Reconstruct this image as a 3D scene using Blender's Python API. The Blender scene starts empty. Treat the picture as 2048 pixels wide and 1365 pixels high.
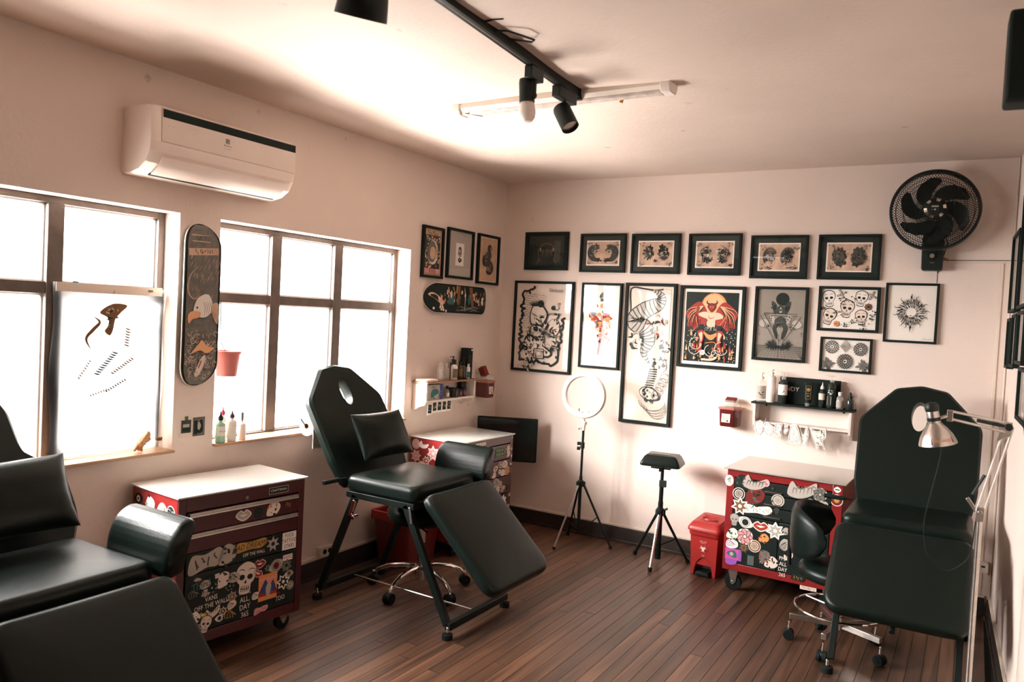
import bpy, bmesh, math, random
from mathutils import Vector, Matrix, Euler
random.seed(7)
PI = math.pi
sc = bpy.context.scene
COL = sc.collection
R_ = math.radians

# ------------------------------------------------------------------ camera, world, light, exposure
cam_d = bpy.data.cameras.new('camera'); cam = bpy.data.objects.new('camera', cam_d); COL.objects.link(cam)
cam_d.sensor_width = 36.0; cam_d.lens = 1556.6 / 2048 * 36.0
cam_d.clip_start = 0.05
rx = Vector((0.85758, 0.51184, 0.05071)); dn = Vector((0.05976, -0.00122, -0.99821)); fw = Vector((-0.51087, 0.85908, -0.03164))
M = Matrix((rx, -dn, -fw)).transposed().to_4x4()
M.translation = Vector((3.2965, -5.3360, 1.62))
cam.matrix_world = M
cam_d.dof.use_dof = True; cam_d.dof.focus_distance = 4.6; cam_d.dof.aperture_fstop = 3.6
sc.camera = cam
sc.view_settings.view_transform = 'Standard'; sc.view_settings.look = 'None'
sc.view_settings.exposure = 0.12; sc.view_settings.gamma = 1.0
sc.view_settings.use_curve_mapping = False
sc.cycles.max_bounces = 10; sc.cycles.diffuse_bounces = 5; sc.cycles.glossy_bounces = 4
sc.cycles.transparent_max_bounces = 12; sc.cycles.sample_clamp_indirect = 6.0
sc.cycles.caustics_reflective = False; sc.cycles.caustics_refractive = False

w = bpy.data.worlds.new('world'); sc.world = w; w.use_nodes = True
nt = w.node_tree; nt.nodes.clear()
wo = nt.nodes.new('ShaderNodeOutputWorld'); bg = nt.nodes.new('ShaderNodeBackground')
bg.inputs['Color'].default_value = (1.0, 0.98, 0.96, 1); bg.inputs['Strength'].default_value = 8.0
nt.links.new(bg.outputs[0], wo.inputs[0])

def area(name, loc, target, sx, sy, power, col=(1, .95, .9)):
    d = bpy.data.lights.new(name, 'AREA'); d.shape = 'RECTANGLE'; d.size = sx; d.size_y = sy
    d.energy = power; d.color = col
    o = bpy.data.objects.new(name, d); COL.objects.link(o)
    o.location = loc
    o.rotation_euler = (Vector(target) - Vector(loc)).to_track_quat('-Z', 'Y').to_euler()
    return o
# daylight outside the windows: bright sky above, sunlit ground below
area('sky_daylight', (-2.0, -4.3, 2.5), (1.3, -.7, 0.8), 3.2, 1.6, 2250, (1, .965, .94))
area('ground_daylight', (-1.5, -1.9, -0.2), (1.1, -1.8, 2.7), 2.4, 1.1, 720, (1, .93, .87))

# ------------------------------------------------------------------ materials
MATS = {}
def nodes(m):
    m.use_nodes = True
    return m.node_tree, m.node_tree.nodes['Principled BSDF']
def mat(name, col, rough=.5, metal=0., spec=.5, var=0., vscale=8., bump=0., bscale=60., coat=0., rand=0., emit=None, trans=0.):
    if name in MATS: return MATS[name]
    m = bpy.data.materials.new(name); t, p = nodes(m)
    p.inputs['Base Color'].default_value = (*col, 1); p.inputs['Roughness'].default_value = rough
    p.inputs['Metallic'].default_value = metal; p.inputs['Specular IOR Level'].default_value = spec
    p.inputs['Coat Weight'].default_value = coat
    m.diffuse_color = (*col, 1)
    tc = t.nodes.new('ShaderNodeTexCoord')
    if var > 0 or rand > 0:
        n = t.nodes.new('ShaderNodeTexNoise'); n.inputs['Scale'].default_value = vscale; n.inputs['Detail'].default_value = 4
        t.links.new(tc.outputs['Object'], n.inputs['Vector'])
        mr = t.nodes.new('ShaderNodeMapRange'); mr.inputs['To Min'].default_value = 1 - var; mr.inputs['To Max'].default_value = 1 + var
        mr.inputs['From Min'].default_value = .3; mr.inputs['From Max'].default_value = .7
        t.links.new(n.outputs['Fac'], mr.inputs['Value'])
        mx = t.nodes.new('ShaderNodeVectorMath'); mx.operation = 'SCALE'; mx.inputs[0].default_value = col
        last = mr.outputs[0]
        if rand > 0:
            oi = t.nodes.new('ShaderNodeObjectInfo'); m2 = t.nodes.new('ShaderNodeMapRange')
            m2.inputs['To Min'].default_value = 1 - rand; m2.inputs['To Max'].default_value = 1 + rand
            t.links.new(oi.outputs['Random'], m2.inputs['Value'])
            mm = t.nodes.new('ShaderNodeMath'); mm.operation = 'MULTIPLY'
            t.links.new(last, mm.inputs[0]); t.links.new(m2.outputs[0], mm.inputs[1]); last = mm.outputs[0]
        t.links.new(last, mx.inputs['Scale']); t.links.new(mx.outputs[0], p.inputs['Base Color'])
    if bump > 0:
        n = t.nodes.new('ShaderNodeTexNoise'); n.inputs['Scale'].default_value = bscale; n.inputs['Detail'].default_value = 5
        t.links.new(tc.outputs['Object'], n.inputs['Vector'])
        b = t.nodes.new('ShaderNodeBump'); b.inputs['Strength'].default_value = bump; b.inputs['Distance'].default_value = .01
        t.links.new(n.outputs['Fac'], b.inputs['Height']); t.links.new(b.outputs[0], p.inputs['Normal'])
    if emit: p.inputs['Emission Color'].default_value = (*emit[0], 1); p.inputs['Emission Strength'].default_value = emit[1]
    MATS[name] = m
    return m
def glassy(name, tint, opac, rough=.05, refl=.12, transl=False):
    """thin pane: mostly see-through, a little gloss, a little body colour"""
    if name in MATS: return MATS[name]
    m = bpy.data.materials.new(name); m.use_nodes = True; t = m.node_tree; t.nodes.clear()
    out = t.nodes.new('ShaderNodeOutputMaterial'); tr = t.nodes.new('ShaderNodeBsdfTransparent'); tr.inputs[0].default_value = (*tint, 1)
    body = t.nodes.new('ShaderNodeBsdfTranslucent' if transl else 'ShaderNodeBsdfDiffuse'); body.inputs[0].default_value = (*tint, 1)
    mx = t.nodes.new('ShaderNodeMixShader'); mx.inputs[0].default_value = opac
    gl = t.nodes.new('ShaderNodeBsdfGlossy'); gl.inputs['Roughness'].default_value = rough
    fr = t.nodes.new('ShaderNodeFresnel'); fr.inputs[0].default_value = 1.5
    sc_ = t.nodes.new('ShaderNodeMath'); sc_.operation = 'MULTIPLY'; sc_.inputs[1].default_value = refl * 10; sc_.use_clamp = True
    m2 = t.nodes.new('ShaderNodeMixShader')
    L = t.links.new
    L(tr.outputs[0], mx.inputs[1]); L(body.outputs[0], mx.inputs[2]); L(fr.outputs[0], sc_.inputs[0])
    ge = t.nodes.new('ShaderNodeNewGeometry'); iv = t.nodes.new('ShaderNodeMath'); iv.operation = 'SUBTRACT'; iv.inputs[0].default_value = 1; L(ge.outputs['Backfacing'], iv.inputs[1])
    mb_ = t.nodes.new('ShaderNodeMath'); mb_.operation = 'MULTIPLY'; L(sc_.outputs[0], mb_.inputs[0]); L(iv.outputs[0], mb_.inputs[1]); L(mb_.outputs[0], m2.inputs[0])
    L(mx.outputs[0], m2.inputs[1]); L(gl.outputs[0], m2.inputs[2]); L(m2.outputs[0], out.inputs[0])
    MATS[name] = m
    return m

def plaster(name, col, dirt=.06):
    m = mat(name, col, rough=.75, spec=.25)
    t = m.node_tree; p = t.nodes['Principled BSDF']; L = t.links.new
    tc = t.nodes.new('ShaderNodeTexCoord')
    n1 = t.nodes.new('ShaderNodeTexNoise'); n1.inputs['Scale'].default_value = 1.6; n1.inputs['Detail'].default_value = 6
    n2 = t.nodes.new('ShaderNodeTexNoise'); n2.inputs['Scale'].default_value = 45; n2.inputs['Detail'].default_value = 6
    n3 = t.nodes.new('ShaderNodeTexNoise'); n3.inputs['Scale'].default_value = 9; n3.inputs['Detail'].default_value = 8
    for n in (n1, n2, n3): L(tc.outputs['Object'], n.inputs['Vector'])
    mr = t.nodes.new('ShaderNodeMapRange'); mr.inputs['From Min'].default_value = .3; mr.inputs['From Max'].default_value = .7
    mr.inputs['To Min'].default_value = 1 - dirt; mr.inputs['To Max'].default_value = 1.0
    L(n1.outputs['Fac'], mr.inputs['Value'])
    sp = t.nodes.new('ShaderNodeMapRange'); sp.inputs['From Min'].default_value = .70; sp.inputs['From Max'].default_value = .76   # few small marks
    sp.inputs['To Min'].default_value = 1; sp.inputs['To Max'].default_value = .72
    L(n3.outputs['Fac'], sp.inputs['Value'])
    mm = t.nodes.new('ShaderNodeMath'); mm.operation = 'MULTIPLY'; L(mr.outputs[0], mm.inputs[0]); L(sp.outputs[0], mm.inputs[1])
    vm = t.nodes.new('ShaderNodeVectorMath'); vm.operation = 'SCALE'; vm.inputs[0].default_value = col
    L(mm.outputs[0], vm.inputs['Scale']); L(vm.outputs[0], p.inputs['Base Color'])
    ad = t.nodes.new('ShaderNodeMath'); ad.operation = 'MULTIPLY_ADD'; ad.inputs[1].default_value = .25
    L(n2.outputs['Fac'], ad.inputs[0]); L(n1.outputs['Fac'], ad.inputs[2])
    b = t.nodes.new('ShaderNodeBump'); b.inputs['Strength'].default_value = .35; b.inputs['Distance'].default_value = .02
    L(ad.outputs[0], b.inputs['Height']); L(b.outputs[0], p.inputs['Normal'])
    return m

def wood_mat(name, c1, c2, rough=.4, rand=.35, axis='Y', coat=.15):
    m = mat(name, c1, rough=rough)
    t = m.node_tree; p = t.nodes['Principled BSDF']; L = t.links.new
    p.inputs['Coat Weight'].default_value = coat; p.inputs['Coat Roughness'].default_value = .3
    tc = t.nodes.new('ShaderNodeTexCoord'); oi = t.nodes.new('ShaderNodeObjectInfo')
    mp = t.nodes.new('ShaderNodeMapping'); mp.inputs['Scale'].default_value = (28, 1.3, 28) if axis == 'Y' else (1.3, 28, 28)
    cb = t.nodes.new('ShaderNodeCombineXYZ'); mu = t.nodes.new('ShaderNodeMath'); mu.operation = 'MULTIPLY'; mu.inputs[1].default_value = 37
    L(oi.outputs['Random'], mu.inputs[0]); L(mu.outputs[0], cb.inputs[2]); L(cb.outputs[0], mp.inputs['Location'])
    L(tc.outputs['Object'], mp.inputs['Vector'])
    n = t.nodes.new('ShaderNodeTexNoise'); n.inputs['Scale'].default_value = 1.0; n.inputs['Detail'].default_value = 7; n.inputs['Distortion'].default_value = .6
    L(mp.outputs[0], n.inputs['Vector'])
    cr = t.nodes.new('ShaderNodeValToRGB'); cr.color_ramp.elements[0].position = .32; cr.color_ramp.elements[1].position = .7
    cr.color_ramp.elements[0].color = (*c2, 1); cr.color_ramp.elements[1].color = (*c1, 1)
    L(n.outputs['Fac'], cr.inputs[0])
    m2 = t.nodes.new('ShaderNodeMapRange'); m2.inputs['To Min'].default_value = 1 - rand; m2.inputs['To Max'].default_value = 1 + rand
    L(oi.outputs['Random'], m2.inputs['Value'])
    vm = t.nodes.new('ShaderNodeVectorMath'); vm.operation = 'SCALE'; L(cr.outputs[0], vm.inputs[0]); L(m2.outputs[0], vm.inputs['Scale'])
    L(vm.outputs[0], p.inputs['Base Color'])
    b = t.nodes.new('ShaderNodeBump'); b.inputs['Strength'].default_value = .25; b.inputs['Distance'].default_value = .003
    L(n.outputs['Fac'], b.inputs['Height']); L(b.outputs[0], p.inputs['Normal'])
    return m

WALL = plaster('wall_plaster', (.77, .645, .57)); CEIL = plaster('ceiling_plaster', (.68, .555, .475), .10)
FLOOR = wood_mat('plank_wood', (.150, .070, .037), (.044, .022, .013), rough=.40, rand=.45)
SUB = mat('dark_subfloor', (.010, .009, .007), .9)
BASEB = wood_mat('dark_baseboard_wood', (.035, .02, .013), (.015, .012, .009), rough=.5, rand=.05)
CREAM = mat('cream_paint', (.70, .60, .50), .5, var=.05)
WFRAME = mat('window_frame_paint', (.115, .085, .068), .55, var=.18, vscale=14, bump=.2, bscale=40)
SILLW = wood_mat('sill_wood', (.52, .31, .17), (.34, .18, .09), rough=.45, rand=.05)
GLASS = glassy('window_glass', (1, 1, 1), .10, .08, .05, True)
PICG = glassy('picture_glass', (1, 1, 1), .004, .02, .10)
CLEAR = glassy('clear_plastic', (.93, .90, .86), .22, .12, .12)
LEATHER = mat('black_leather', (.0045, .0088, .0068), .30, spec=.20, bump=.10, bscale=260)
BLACK = mat('black_plastic', (.007, .012, .010), .42, spec=.3)
MATTE = mat('black_matte', (.007, .0125, .010), .6, spec=.15)
BMETAL = mat('black_painted_metal', (.006, .010, .0085), .38, spec=.2)
CHROME = mat('chrome', (.72, .68, .64), .12, 1.0)
STEEL = mat('brushed_steel', (.50, .46, .42), .3, 1.0, var=.1, vscale=30)
WHITEP = mat('white_plastic', (.78, .68, .61), .35, var=.02)
ACW = mat('aircon_white', (.80, .68, .60), .32, var=.03, vscale=4)
ACP = mat('aircon_panel', (.66, .55, .48), .25, var=.04, vscale=5)
RED = mat('red_enamel', (.22, .014, .014), .3, coat=.4, var=.08, vscale=6)
DRED = mat('deep_red_enamel', (.055, .006, .008), .33, coat=.3)
REDP = mat('red_plastic', (.33, .020, .017), .35, var=.06, vscale=9)
GTOP = mat('white_glass_top', (.66, .66, .61), .07, spec=.7, coat=.6)
GTOP2 = mat('smoked_glass_top', (.30, .27, .235), .16, spec=.7, coat=.5, var=.06)
WOODL = wood_mat('shelf_wood', (.30, .135, .06), (.18, .075, .035), rough=.45, rand=.02, axis='X')
PAPERT = glassy('tracing_paper', (.17, .162, .156), .93, .6, .01, True)
RUBBER = mat('rubber', (.008, .012, .010), .7, spec=.15)

INK = {
 'K': mat('ink_black', (.010, .017, .014), .6, spec=.2), 'W': mat('ink_white', (.80, .73, .66), .6, spec=.2),
 'C': mat('paper_cream', (.72, .60, .51), .7, spec=.1), 'T': mat('paper_tan', (.58, .38, .24), .7, spec=.1, var=.12, vscale=20),
 'P': mat('paper_pink_tan', (.55, .37, .27), .7, spec=.1, var=.3, vscale=14), 'G': mat('ink_grey', (.16, .15, .13), .6, spec=.2, var=.2, vscale=40),
 'g': mat('ink_dark_grey', (.045, .05, .042), .6, spec=.2), 'S': mat('paper_grey', (.27, .23, .19), .6, spec=.2, var=.05),
 'R': mat('ink_red', (.34, .038, .026), .6, spec=.2), 'r': mat('ink_dark_red', (.16, .02, .015), .6, spec=.2),
 'O': mat('ink_orange', (.72, .27, .09), .6, spec=.2), 'o': mat('ink_pale_orange', (.80, .42, .22), .6, spec=.2),
 'B': mat('ink_skin', (.78, .50, .36), .6, spec=.2), 'N': mat('ink_brown', (.20, .095, .04), .6, spec=.2),
 'L': mat('ink_teal', (.035, .14, .13), .6, spec=.2), 'U': mat('ink_blue', (.05, .06, .20), .6, spec=.2),
 'V': mat('ink_violet', (.30, .10, .42), .6, spec=.2), 'M': mat('ink_magenta', (.62, .08, .32), .6, spec=.2),
 'E': mat('ink_green', (.05, .13, .06), .6, spec=.2), 'Y': mat('ink_ochre', (.45, .25, .07), .6, spec=.2),
 'k': mat('ink_pink', (.68, .30, .30), .6, spec=.2), 'A': mat('ink_pale_grey', (.42, .37, .32), .6, spec=.2),
}
INKI = {k: i for i, k in enumerate(INK)}

# ------------------------------------------------------------------ mesh builder
class MB:
    def __init__(s): s.v = []; s.f = []; s.m = []; s.cur = 0; s.mats = []; s.X = Matrix.Identity(4); s.sm = []; s.smooth = True
    def use(s, m):
        if m not in s.mats: s.mats.append(m)
        s.cur = s.mats.index(m); return s
    def add(s, vs, fs):
        n = len(s.v); s.v += [tuple(s.X @ Vector(v)) for v in vs]
        for f in fs: s.f.append([i + n for i in f]); s.m.append(s.cur)
        return s
    def box(s, c, d, rot=None):
        x, y, z = d[0] / 2, d[1] / 2, d[2] / 2
        R = Euler(rot).to_matrix() if rot else Matrix.Identity(3)
        vs = [Vector(c) + R @ Vector((a, b, e)) for a in (-x, x) for b in (-y, y) for e in (-z, z)]
        return s.add(vs, [(0, 1, 3, 2), (4, 6, 7, 5), (0, 4, 5, 1), (2, 3, 7, 6), (0, 2, 6, 4), (1, 5, 7, 3)])
    def b2(s, a, b): # box from two corners
        return s.box([(a[i] + b[i]) / 2 for i in range(3)], [abs(b[i] - a[i]) for i in range(3)])
    def rings(s, rings, closed=True, cap=True, ringclosed=False):
        n = len(rings[0]); vs = [p for r in rings for p in r]; fs = []
        k = len(rings)
        for i in range(k if ringclosed else k - 1):
            i2 = (i + 1) % k
            for j in range(n if closed else n - 1):
                j2 = (j + 1) % n
                fs.append((i * n + j, i * n + j2, i2 * n + j2, i2 * n + j))
        if cap and not ringclosed:
            fs.append(tuple(reversed(range(n)))); fs.append(tuple((k - 1) * n + j for j in range(n)))
        return s.add(vs, fs)
    def cyl(s, p0, p1, r, r1=None, seg=16, cap=True):
        p0, p1 = Vector(p0), Vector(p1); r1 = r if r1 is None else r1
        d = (p1 - p0).normalized(); a = d.orthogonal().normalized(); b = d.cross(a)
        rr = [[p + (a * math.cos(t) + b * math.sin(t)) * q for t in [2 * PI * j / seg for j in range(seg)]] for p, q in ((p0, r), (p1, r1))]
        return s.rings(rr, cap=cap)
    def tube(s, pts, r, seg=8, closed=False):
        pts = [Vector(p) for p in pts]; n = len(pts); rr = []; prev = None
        for i, p in enumerate(pts):
            if closed: d = pts[(i + 1) % n] - pts[i - 1]
            else: d = pts[min(i + 1, n - 1)] - pts[max(i - 1, 0)]
            d.normalize()
            a = d.orthogonal() if prev is None else prev - d * prev.dot(d)
            a.normalize(); prev = a; b = d.cross(a); q = r[i] if isinstance(r, (list, tuple)) else r
            rr.append([p + (a * math.cos(t) + b * math.sin(t)) * q for t in [2 * PI * j / seg for j in range(seg)]])
        return s.rings(rr, ringclosed=closed)
    def lathe(s, prof, c=(0, 0, 0), seg=24, cap=True, sx=1., sy=1.):
        rr = [[(c[0] + r * sx * math.cos(t), c[1] + r * sy * math.sin(t), c[2] + z) for t in [2 * PI * j / seg for j in range(seg)]] for r, z in prof]
        return s.rings(rr, cap=cap)
    def prism_x(s, prof, x0, x1):   # profile in (y,z) pushed along x
        return s.rings([[(x, p[0], p[1]) for p in prof] for x in (x0, x1)])
    def prism_y(s, prof, y0, y1):
        return s.rings([[(p[0], y, p[1]) for p in prof] for y in (y0, y1)])
    def prism_z(s, prof, z0, z1):
        return s.rings([[(p[0], p[1], z) for p in prof] for z in (z0, z1)])
    def sphere(s, c, r, seg=16, n=10, sz=1.):
        pr = [(max(r * math.sin(PI * i / n), 1e-4), -r * sz * math.cos(PI * i / n)) for i in range(n + 1)]
        return s.lathe(pr, c, seg)
    def build(s, name, parent=None, bevel=0, seg=2, ang=35, subsurf=0):
        me = bpy.data.meshes.new(name); me.from_pydata(s.v, [], s.f)
        for m in s.mats: me.materials.append(m)
        if s.m and max(s.m) > 0: me.polygons.foreach_set('material_index', s.m)
        bm = bmesh.new(); bm.from_mesh(me)
        bmesh.ops.recalc_face_normals(bm, faces=bm.faces)
        lim = R_(ang)
        for f in bm.faces: f.smooth = True
        for e in bm.edges:
            if len(e.link_faces) == 2 and e.calc_face_angle(0) > lim: e.smooth = False
        bm.to_mesh(me); bm.free()
        o = bpy.data.objects.new(name, me); COL.objects.link(o)
        if parent: o.parent = parent
        if bevel:
            b = o.modifiers.new('bevel', 'BEVEL'); b.width = bevel; b.segments = seg; b.limit_method = 'ANGLE'; b.angle_limit = R_(40)
        if subsurf:
            b = o.modifiers.new('sub', 'SUBSURF'); b.levels = subsurf; b.render_levels = subsurf
        return o

def thing(name, label, cat, loc=(0, 0, 0), rotz=0., group=None):
    o = bpy.data.objects.new(name, None); COL.objects.link(o); o.empty_display_size = .05
    o.location = loc; o.rotation_euler = (0, 0, rotz); o['label'] = label; o['category'] = cat
    if group: o['group'] = group
    return o
def tag(o, label, cat, group=None, kind=None):
    o['label'] = label; o['category'] = cat
    if group: o['group'] = group
    if kind: o['kind'] = kind
    return o
def struct(o): o['kind'] = 'structure'; return o
LW = PI / 2          # rotation of things hung on the left wall (local x runs into the room's depth, local -y out of the wall)
RWA = R_(2.0)        # the right wall leans outwards towards the camera by this angle
RW = -PI / 2 + RWA * 1

# ------------------------------------------------------------------ flat print
_TX = {}
def text_mesh(body):
    if body in _TX: return _TX[body]
    c = bpy.data.curves.new('t', 'FONT'); c.body = body; c.size = 1; c.resolution_u = 2
    c.align_x = 'CENTER'; c.align_y = 'CENTER'
    o = bpy.data.objects.new('t', c)
    me = bpy.data.meshes.new_from_object(o)
    r = ([(v.co.x, v.co.y) for v in me.vertices], [tuple(p.vertices) for p in me.polygons])
    bpy.data.objects.remove(o); bpy.data.curves.remove(c); bpy.data.meshes.remove(me)
    _TX[body] = r
    return r
def crom(pts, k=6, closed=False):
    n = len(pts); out = []
    for i in range(n if closed else n - 1):
        if closed: p = [pts[(i + j - 1) % n] for j in range(4)]
        else: p = [pts[max(i - 1, 0)], pts[i], pts[i + 1], pts[min(i + 2, n - 1)]]
        for s in range(k):
            t = s / k
            out.append(tuple(.5 * (2 * p[1][d] + (p[2][d] - p[0][d]) * t + (2 * p[0][d] - 5 * p[1][d] + 4 * p[2][d] - p[3][d]) * t * t + (3 * p[1][d] - p[0][d] - 3 * p[2][d] + p[3][d]) * t ** 3) for d in (0, 1)))
    if not closed: out.append(tuple(pts[-1]))
    return out
class Ink:
    """flat shapes on a plane: u to the right, v up, printed towards local -y"""
    def __init__(s, step=.00006, warp=None, org=(0, 0), sc=1., rot=0.):
        s.v = []; s.f = []; s.m = []; s.l = 1; s.step = step; s.warp = warp; s.st = []; s.o = org; s.s = sc; s.r = rot
    def push(s, org, sc=1., rot=0.):
        s.st.append((s.o, s.s, s.r)); c, d = math.cos(s.r), math.sin(s.r)
        s.o = (s.o[0] + s.s * (c * org[0] - d * org[1]), s.o[1] + s.s * (d * org[0] + c * org[1])); s.s *= sc; s.r += rot; return s
    def pop(s): s.o, s.s, s.r = s.st.pop(); return s
    def _p(s, p):
        c, d = math.cos(s.r), math.sin(s.r); u = s.o[0] + s.s * (c * p[0] - d * p[1]); v = s.o[1] + s.s * (d * p[0] + c * p[1])
        return (u, -s.l * s.step - (s.warp(u, v) if s.warp else 0), v)
    def poly(s, pts, col, up=True):
        n = len(s.v); s.v += [s._p(p) for p in pts]; s.f.append(tuple(range(n, n + len(pts)))); s.m.append(INKI[col])
        if up: s.l += 1
        return s
    def blob(s, pts, col, k=5): return s.poly(crom(pts, k, True), col)
    def line(s, pts, w, col, taper=0, k=5, smooth=True, closed=False):
        if smooth and len(pts) > 2: pts = crom(pts, k, closed)
        if closed: pts = list(pts) + [pts[0]]
        n = len(pts); L = []; Rr = []
        for i, p in enumerate(pts):
            a = pts[max(i - 1, 0)]; b = pts[min(i + 1, n - 1)]; dx, dy = b[0] - a[0], b[1] - a[1]; d = math.hypot(dx, dy) or 1
            t = i / (n - 1); q = w / 2
            if taper == 1: q *= (1 - t) ** .7 + .05
            elif taper == 2: q *= math.sin(PI * t) + .08
            L.append((p[0] - dy / d * q, p[1] + dx / d * q)); Rr.append((p[0] + dy / d * q, p[1] - dx / d * q))
        n0 = len(s.v); s.v += [s._p(p) for p in L + Rr]
        for i in range(n - 1): s.f.append((n0 + i, n0 + i + 1, n0 + n + i + 1, n0 + n + i)); s.m.append(INKI[col])
        s.l += 1; return s
    def circ(s, c, r, col, ry=None, n=20, rot=0.):
        ry = ry or r; cr, sr = math.cos(rot), math.sin(rot)
        return s.poly([(c[0] + r * math.cos(t) * cr - ry * math.sin(t) * sr, c[1] + r * math.cos(t) * sr + ry * math.sin(t) * cr) for t in [2 * PI * i / n for i in range(n)]], col)
    def ring(s, c, r, w, col, n=28, ry=None, a0=0, a1=2 * PI, taper=0):
        ry = ry or r
        return s.line([(c[0] + r * math.cos(a0 + (a1 - a0) * i / n), c[1] + ry * math.sin(a0 + (a1 - a0) * i / n)) for i in range(n + 1)], w, col, taper, smooth=False)
    def rect(s, x0, y0, x1, y1, col): return s.poly([(x0, y0), (x1, y0), (x1, y1), (x0, y1)], col)
    def frame(s, x0, y0, x1, y1, w, col):
        s.rect(x0, y0, x1, y0 + w, col); s.rect(x0, y1 - w, x1, y1, col); s.rect(x0, y0, x0 + w, y1, col); return s.rect(x1 - w, y0, x1, y1, col)
    def text(s, body, c, size, col, rot=0., sx=1., shear=0.):
        if body[0] == '~':      # lettering the photo does not let one read: small pen strokes of the same size
            s.push(c, size, rot); nl = len(body) - 1; w_ = .55 * sx; x0 = -nl * w_ / 2; rr_ = random.Random(len(body) * 7 + int(size * 1e5))
            for i in range(nl):
                x = x0 + (i + .5) * w_; q = [(x + rr_.uniform(-.4, .4) * w_, rr_.choice((-.3, .3, 0)) + rr_.uniform(-.08, .08)) for _ in range(4)]
                s.line(q, .10, col, 0, smooth=False)
            return s.pop()
        vs, fs = text_mesh(body); n = len(s.v); cr, sr = math.cos(rot), math.sin(rot)
        for x, y in vs:
            x = (x + shear * y) * size * sx; y *= size
            s.v.append(s._p((c[0] + x * cr - y * sr, c[1] + x * sr + y * cr)))
        for f in fs: s.f.append(tuple(i + n for i in f)); s.m.append(INKI[col])
        s.l += 1; return s
    def build(s, name, parent):
        used = sorted(set(s.m)); mp = {u: i for i, u in enumerate(used)}; keys = list(INK)
        me = bpy.data.meshes.new(name); me.from_pydata(s.v, [], s.f)
        for u in used: me.materials.append(INK[keys[u]])
        me.polygons.foreach_set('material_index', [mp[i] for i in s.m])
        o = bpy.data.objects.new(name, me); COL.objects.link(o)
        if parent: o.parent = parent
        return o
rnd = random.uniform
# --- drawing motifs (unit size, centred)
def skull(k, c, sz, rot=0., fill='W', ln='K'):
    k.push(c, sz, rot)
    o = [(-.42, .15), (-.36, .45), (0, .62), (.36, .45), (.42, .15), (.33, -.1), (.24, -.2), (.22, -.5), (0, -.56), (-.22, -.5), (-.24, -.2), (-.33, -.1)]
    k.blob([(x * 1.12, y * 1.1) for x, y in o], ln); k.blob(o, fill)
    for sx in (-1, 1): k.circ((sx * .17, .07), .12, ln, .10); k.line([(sx * .38, .3), (sx * .2, .36), (sx * .05, .28)], .03, ln, 2)
    k.poly([(0, -.02), (-.06, -.16), (.06, -.16)], ln)
    for i in range(-2, 3): k.line([(i * .075, -.24), (i * .075, -.46)], .025, ln, smooth=False)
    k.line([(-.2, -.34), (0, -.37), (.2, -.34)], .025, ln); k.pop()
def petal(k, c, r, a, w, col, edge='K'):
    k.push(c, r, a)
    pts = [(0, 0), (.35, w), (.75, w * .8), (1, 0), (.75, -w * .8), (.35, -w)]
    if edge: k.blob([(x * 1.08 - .02, y * 1.25) for x, y in pts], edge, 3)
    k.blob(pts, col, 3); k.pop()
def flower(k, c, r, n, col, edge='K', core='Y'):
    for i in range(n): petal(k, c, r, 2 * PI * i / n, .3, col, edge)
    k.circ(c, r * .28, edge, n=10); k.circ(c, r * .2, core, n=10)
def mandala(k, c, r, n=10, col='K'):
    for rr in (1., .68, .36): k.ring(c, r * rr * .9, r * .05, col, 30)
    for j, (a, b) in enumerate(((.30, .62), (.60, .86), (.84, 1.08))):
        for i in range(n + j * 4):
            t = 2 * PI * (i + .5 * j) / (n + j * 4); d = PI / (n + j * 4) * .9
            P = lambda q, th: (c[0] + r * q * math.cos(th), c[1] + r * q * math.sin(th))
            k.line([P(a, t - d), P(b, t), P(a, t + d)], r * .07, col, k=3)
    k.circ(c, r * .12, col, n=10)
def flame(k, x, y, h, col, lean=0., w=.35):
    k.blob([(x - h * w * .5, y), (x - h * w * .5, y + h * .4), (x + lean * h - h * .05, y + h), (x + h * w * .15, y + h * .55), (x + h * w * .5, y + h * .3), (x + h * w * .4, y)], col, 4)
def wisp(k, c, r, n, cols, seedn=None, wmin=.06, wmax=.2):
    """a cluster of curling brush strokes, as in ink flash"""
    for i in range(n):
        a = rnd(0, 2 * PI); q = r * math.sqrt(rnd(0, 1)); x, y = c[0] + q * math.cos(a), c[1] + q * math.sin(a)
        l = r * rnd(.25, .7); b = a + rnd(.8, 2.2); cv = rnd(-.8, .8)
        pts = [(x, y), (x + l * .5 * math.cos(b), y + l * .5 * math.sin(b)), (x + l * math.cos(b + cv), y + l * math.sin(b + cv))]
        k.line(pts, r * rnd(wmin, wmax) * 1.9, random.choice(cols), 2, k=4)
def spiky(k, c, rx, ry, n, col, jit=.3, rot=0.):
    pts = []
    for i in range(n):
        a = 2 * PI * i / n; q = 1 - (jit if i % 2 else 0) * rnd(.5, 1.3); pts.append((c[0] + rx * q * math.cos(a), c[1] + ry * q * math.sin(a)))
    k.blob(pts, col, 3)
def scales(k, pts, w, col, edge='K', belly='C'):
    p = crom(pts, 8); k.line(p, w * 1.15, edge, 2, smooth=False); k.line(p, w, col, 2, smooth=False)
    n = len(p)
    for i in range(2, n - 2, 2):
        a, b = p[i - 1], p[i + 1]; dx, dy = b[0] - a[0], b[1] - a[1]; d = math.hypot(dx, dy) or 1; q = w / 2 * (math.sin(PI * i / (n - 1)) + .08)
        nx, ny = -dy / d, dx / d
        k.line([(p[i][0] + nx * q, p[i][1] + ny * q), (p[i][0] + dx * .3, p[i][1] + dy * .3), (p[i][0] - nx * q, p[i][1] - ny * q)], w * .07, edge, 0, k=3)
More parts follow.
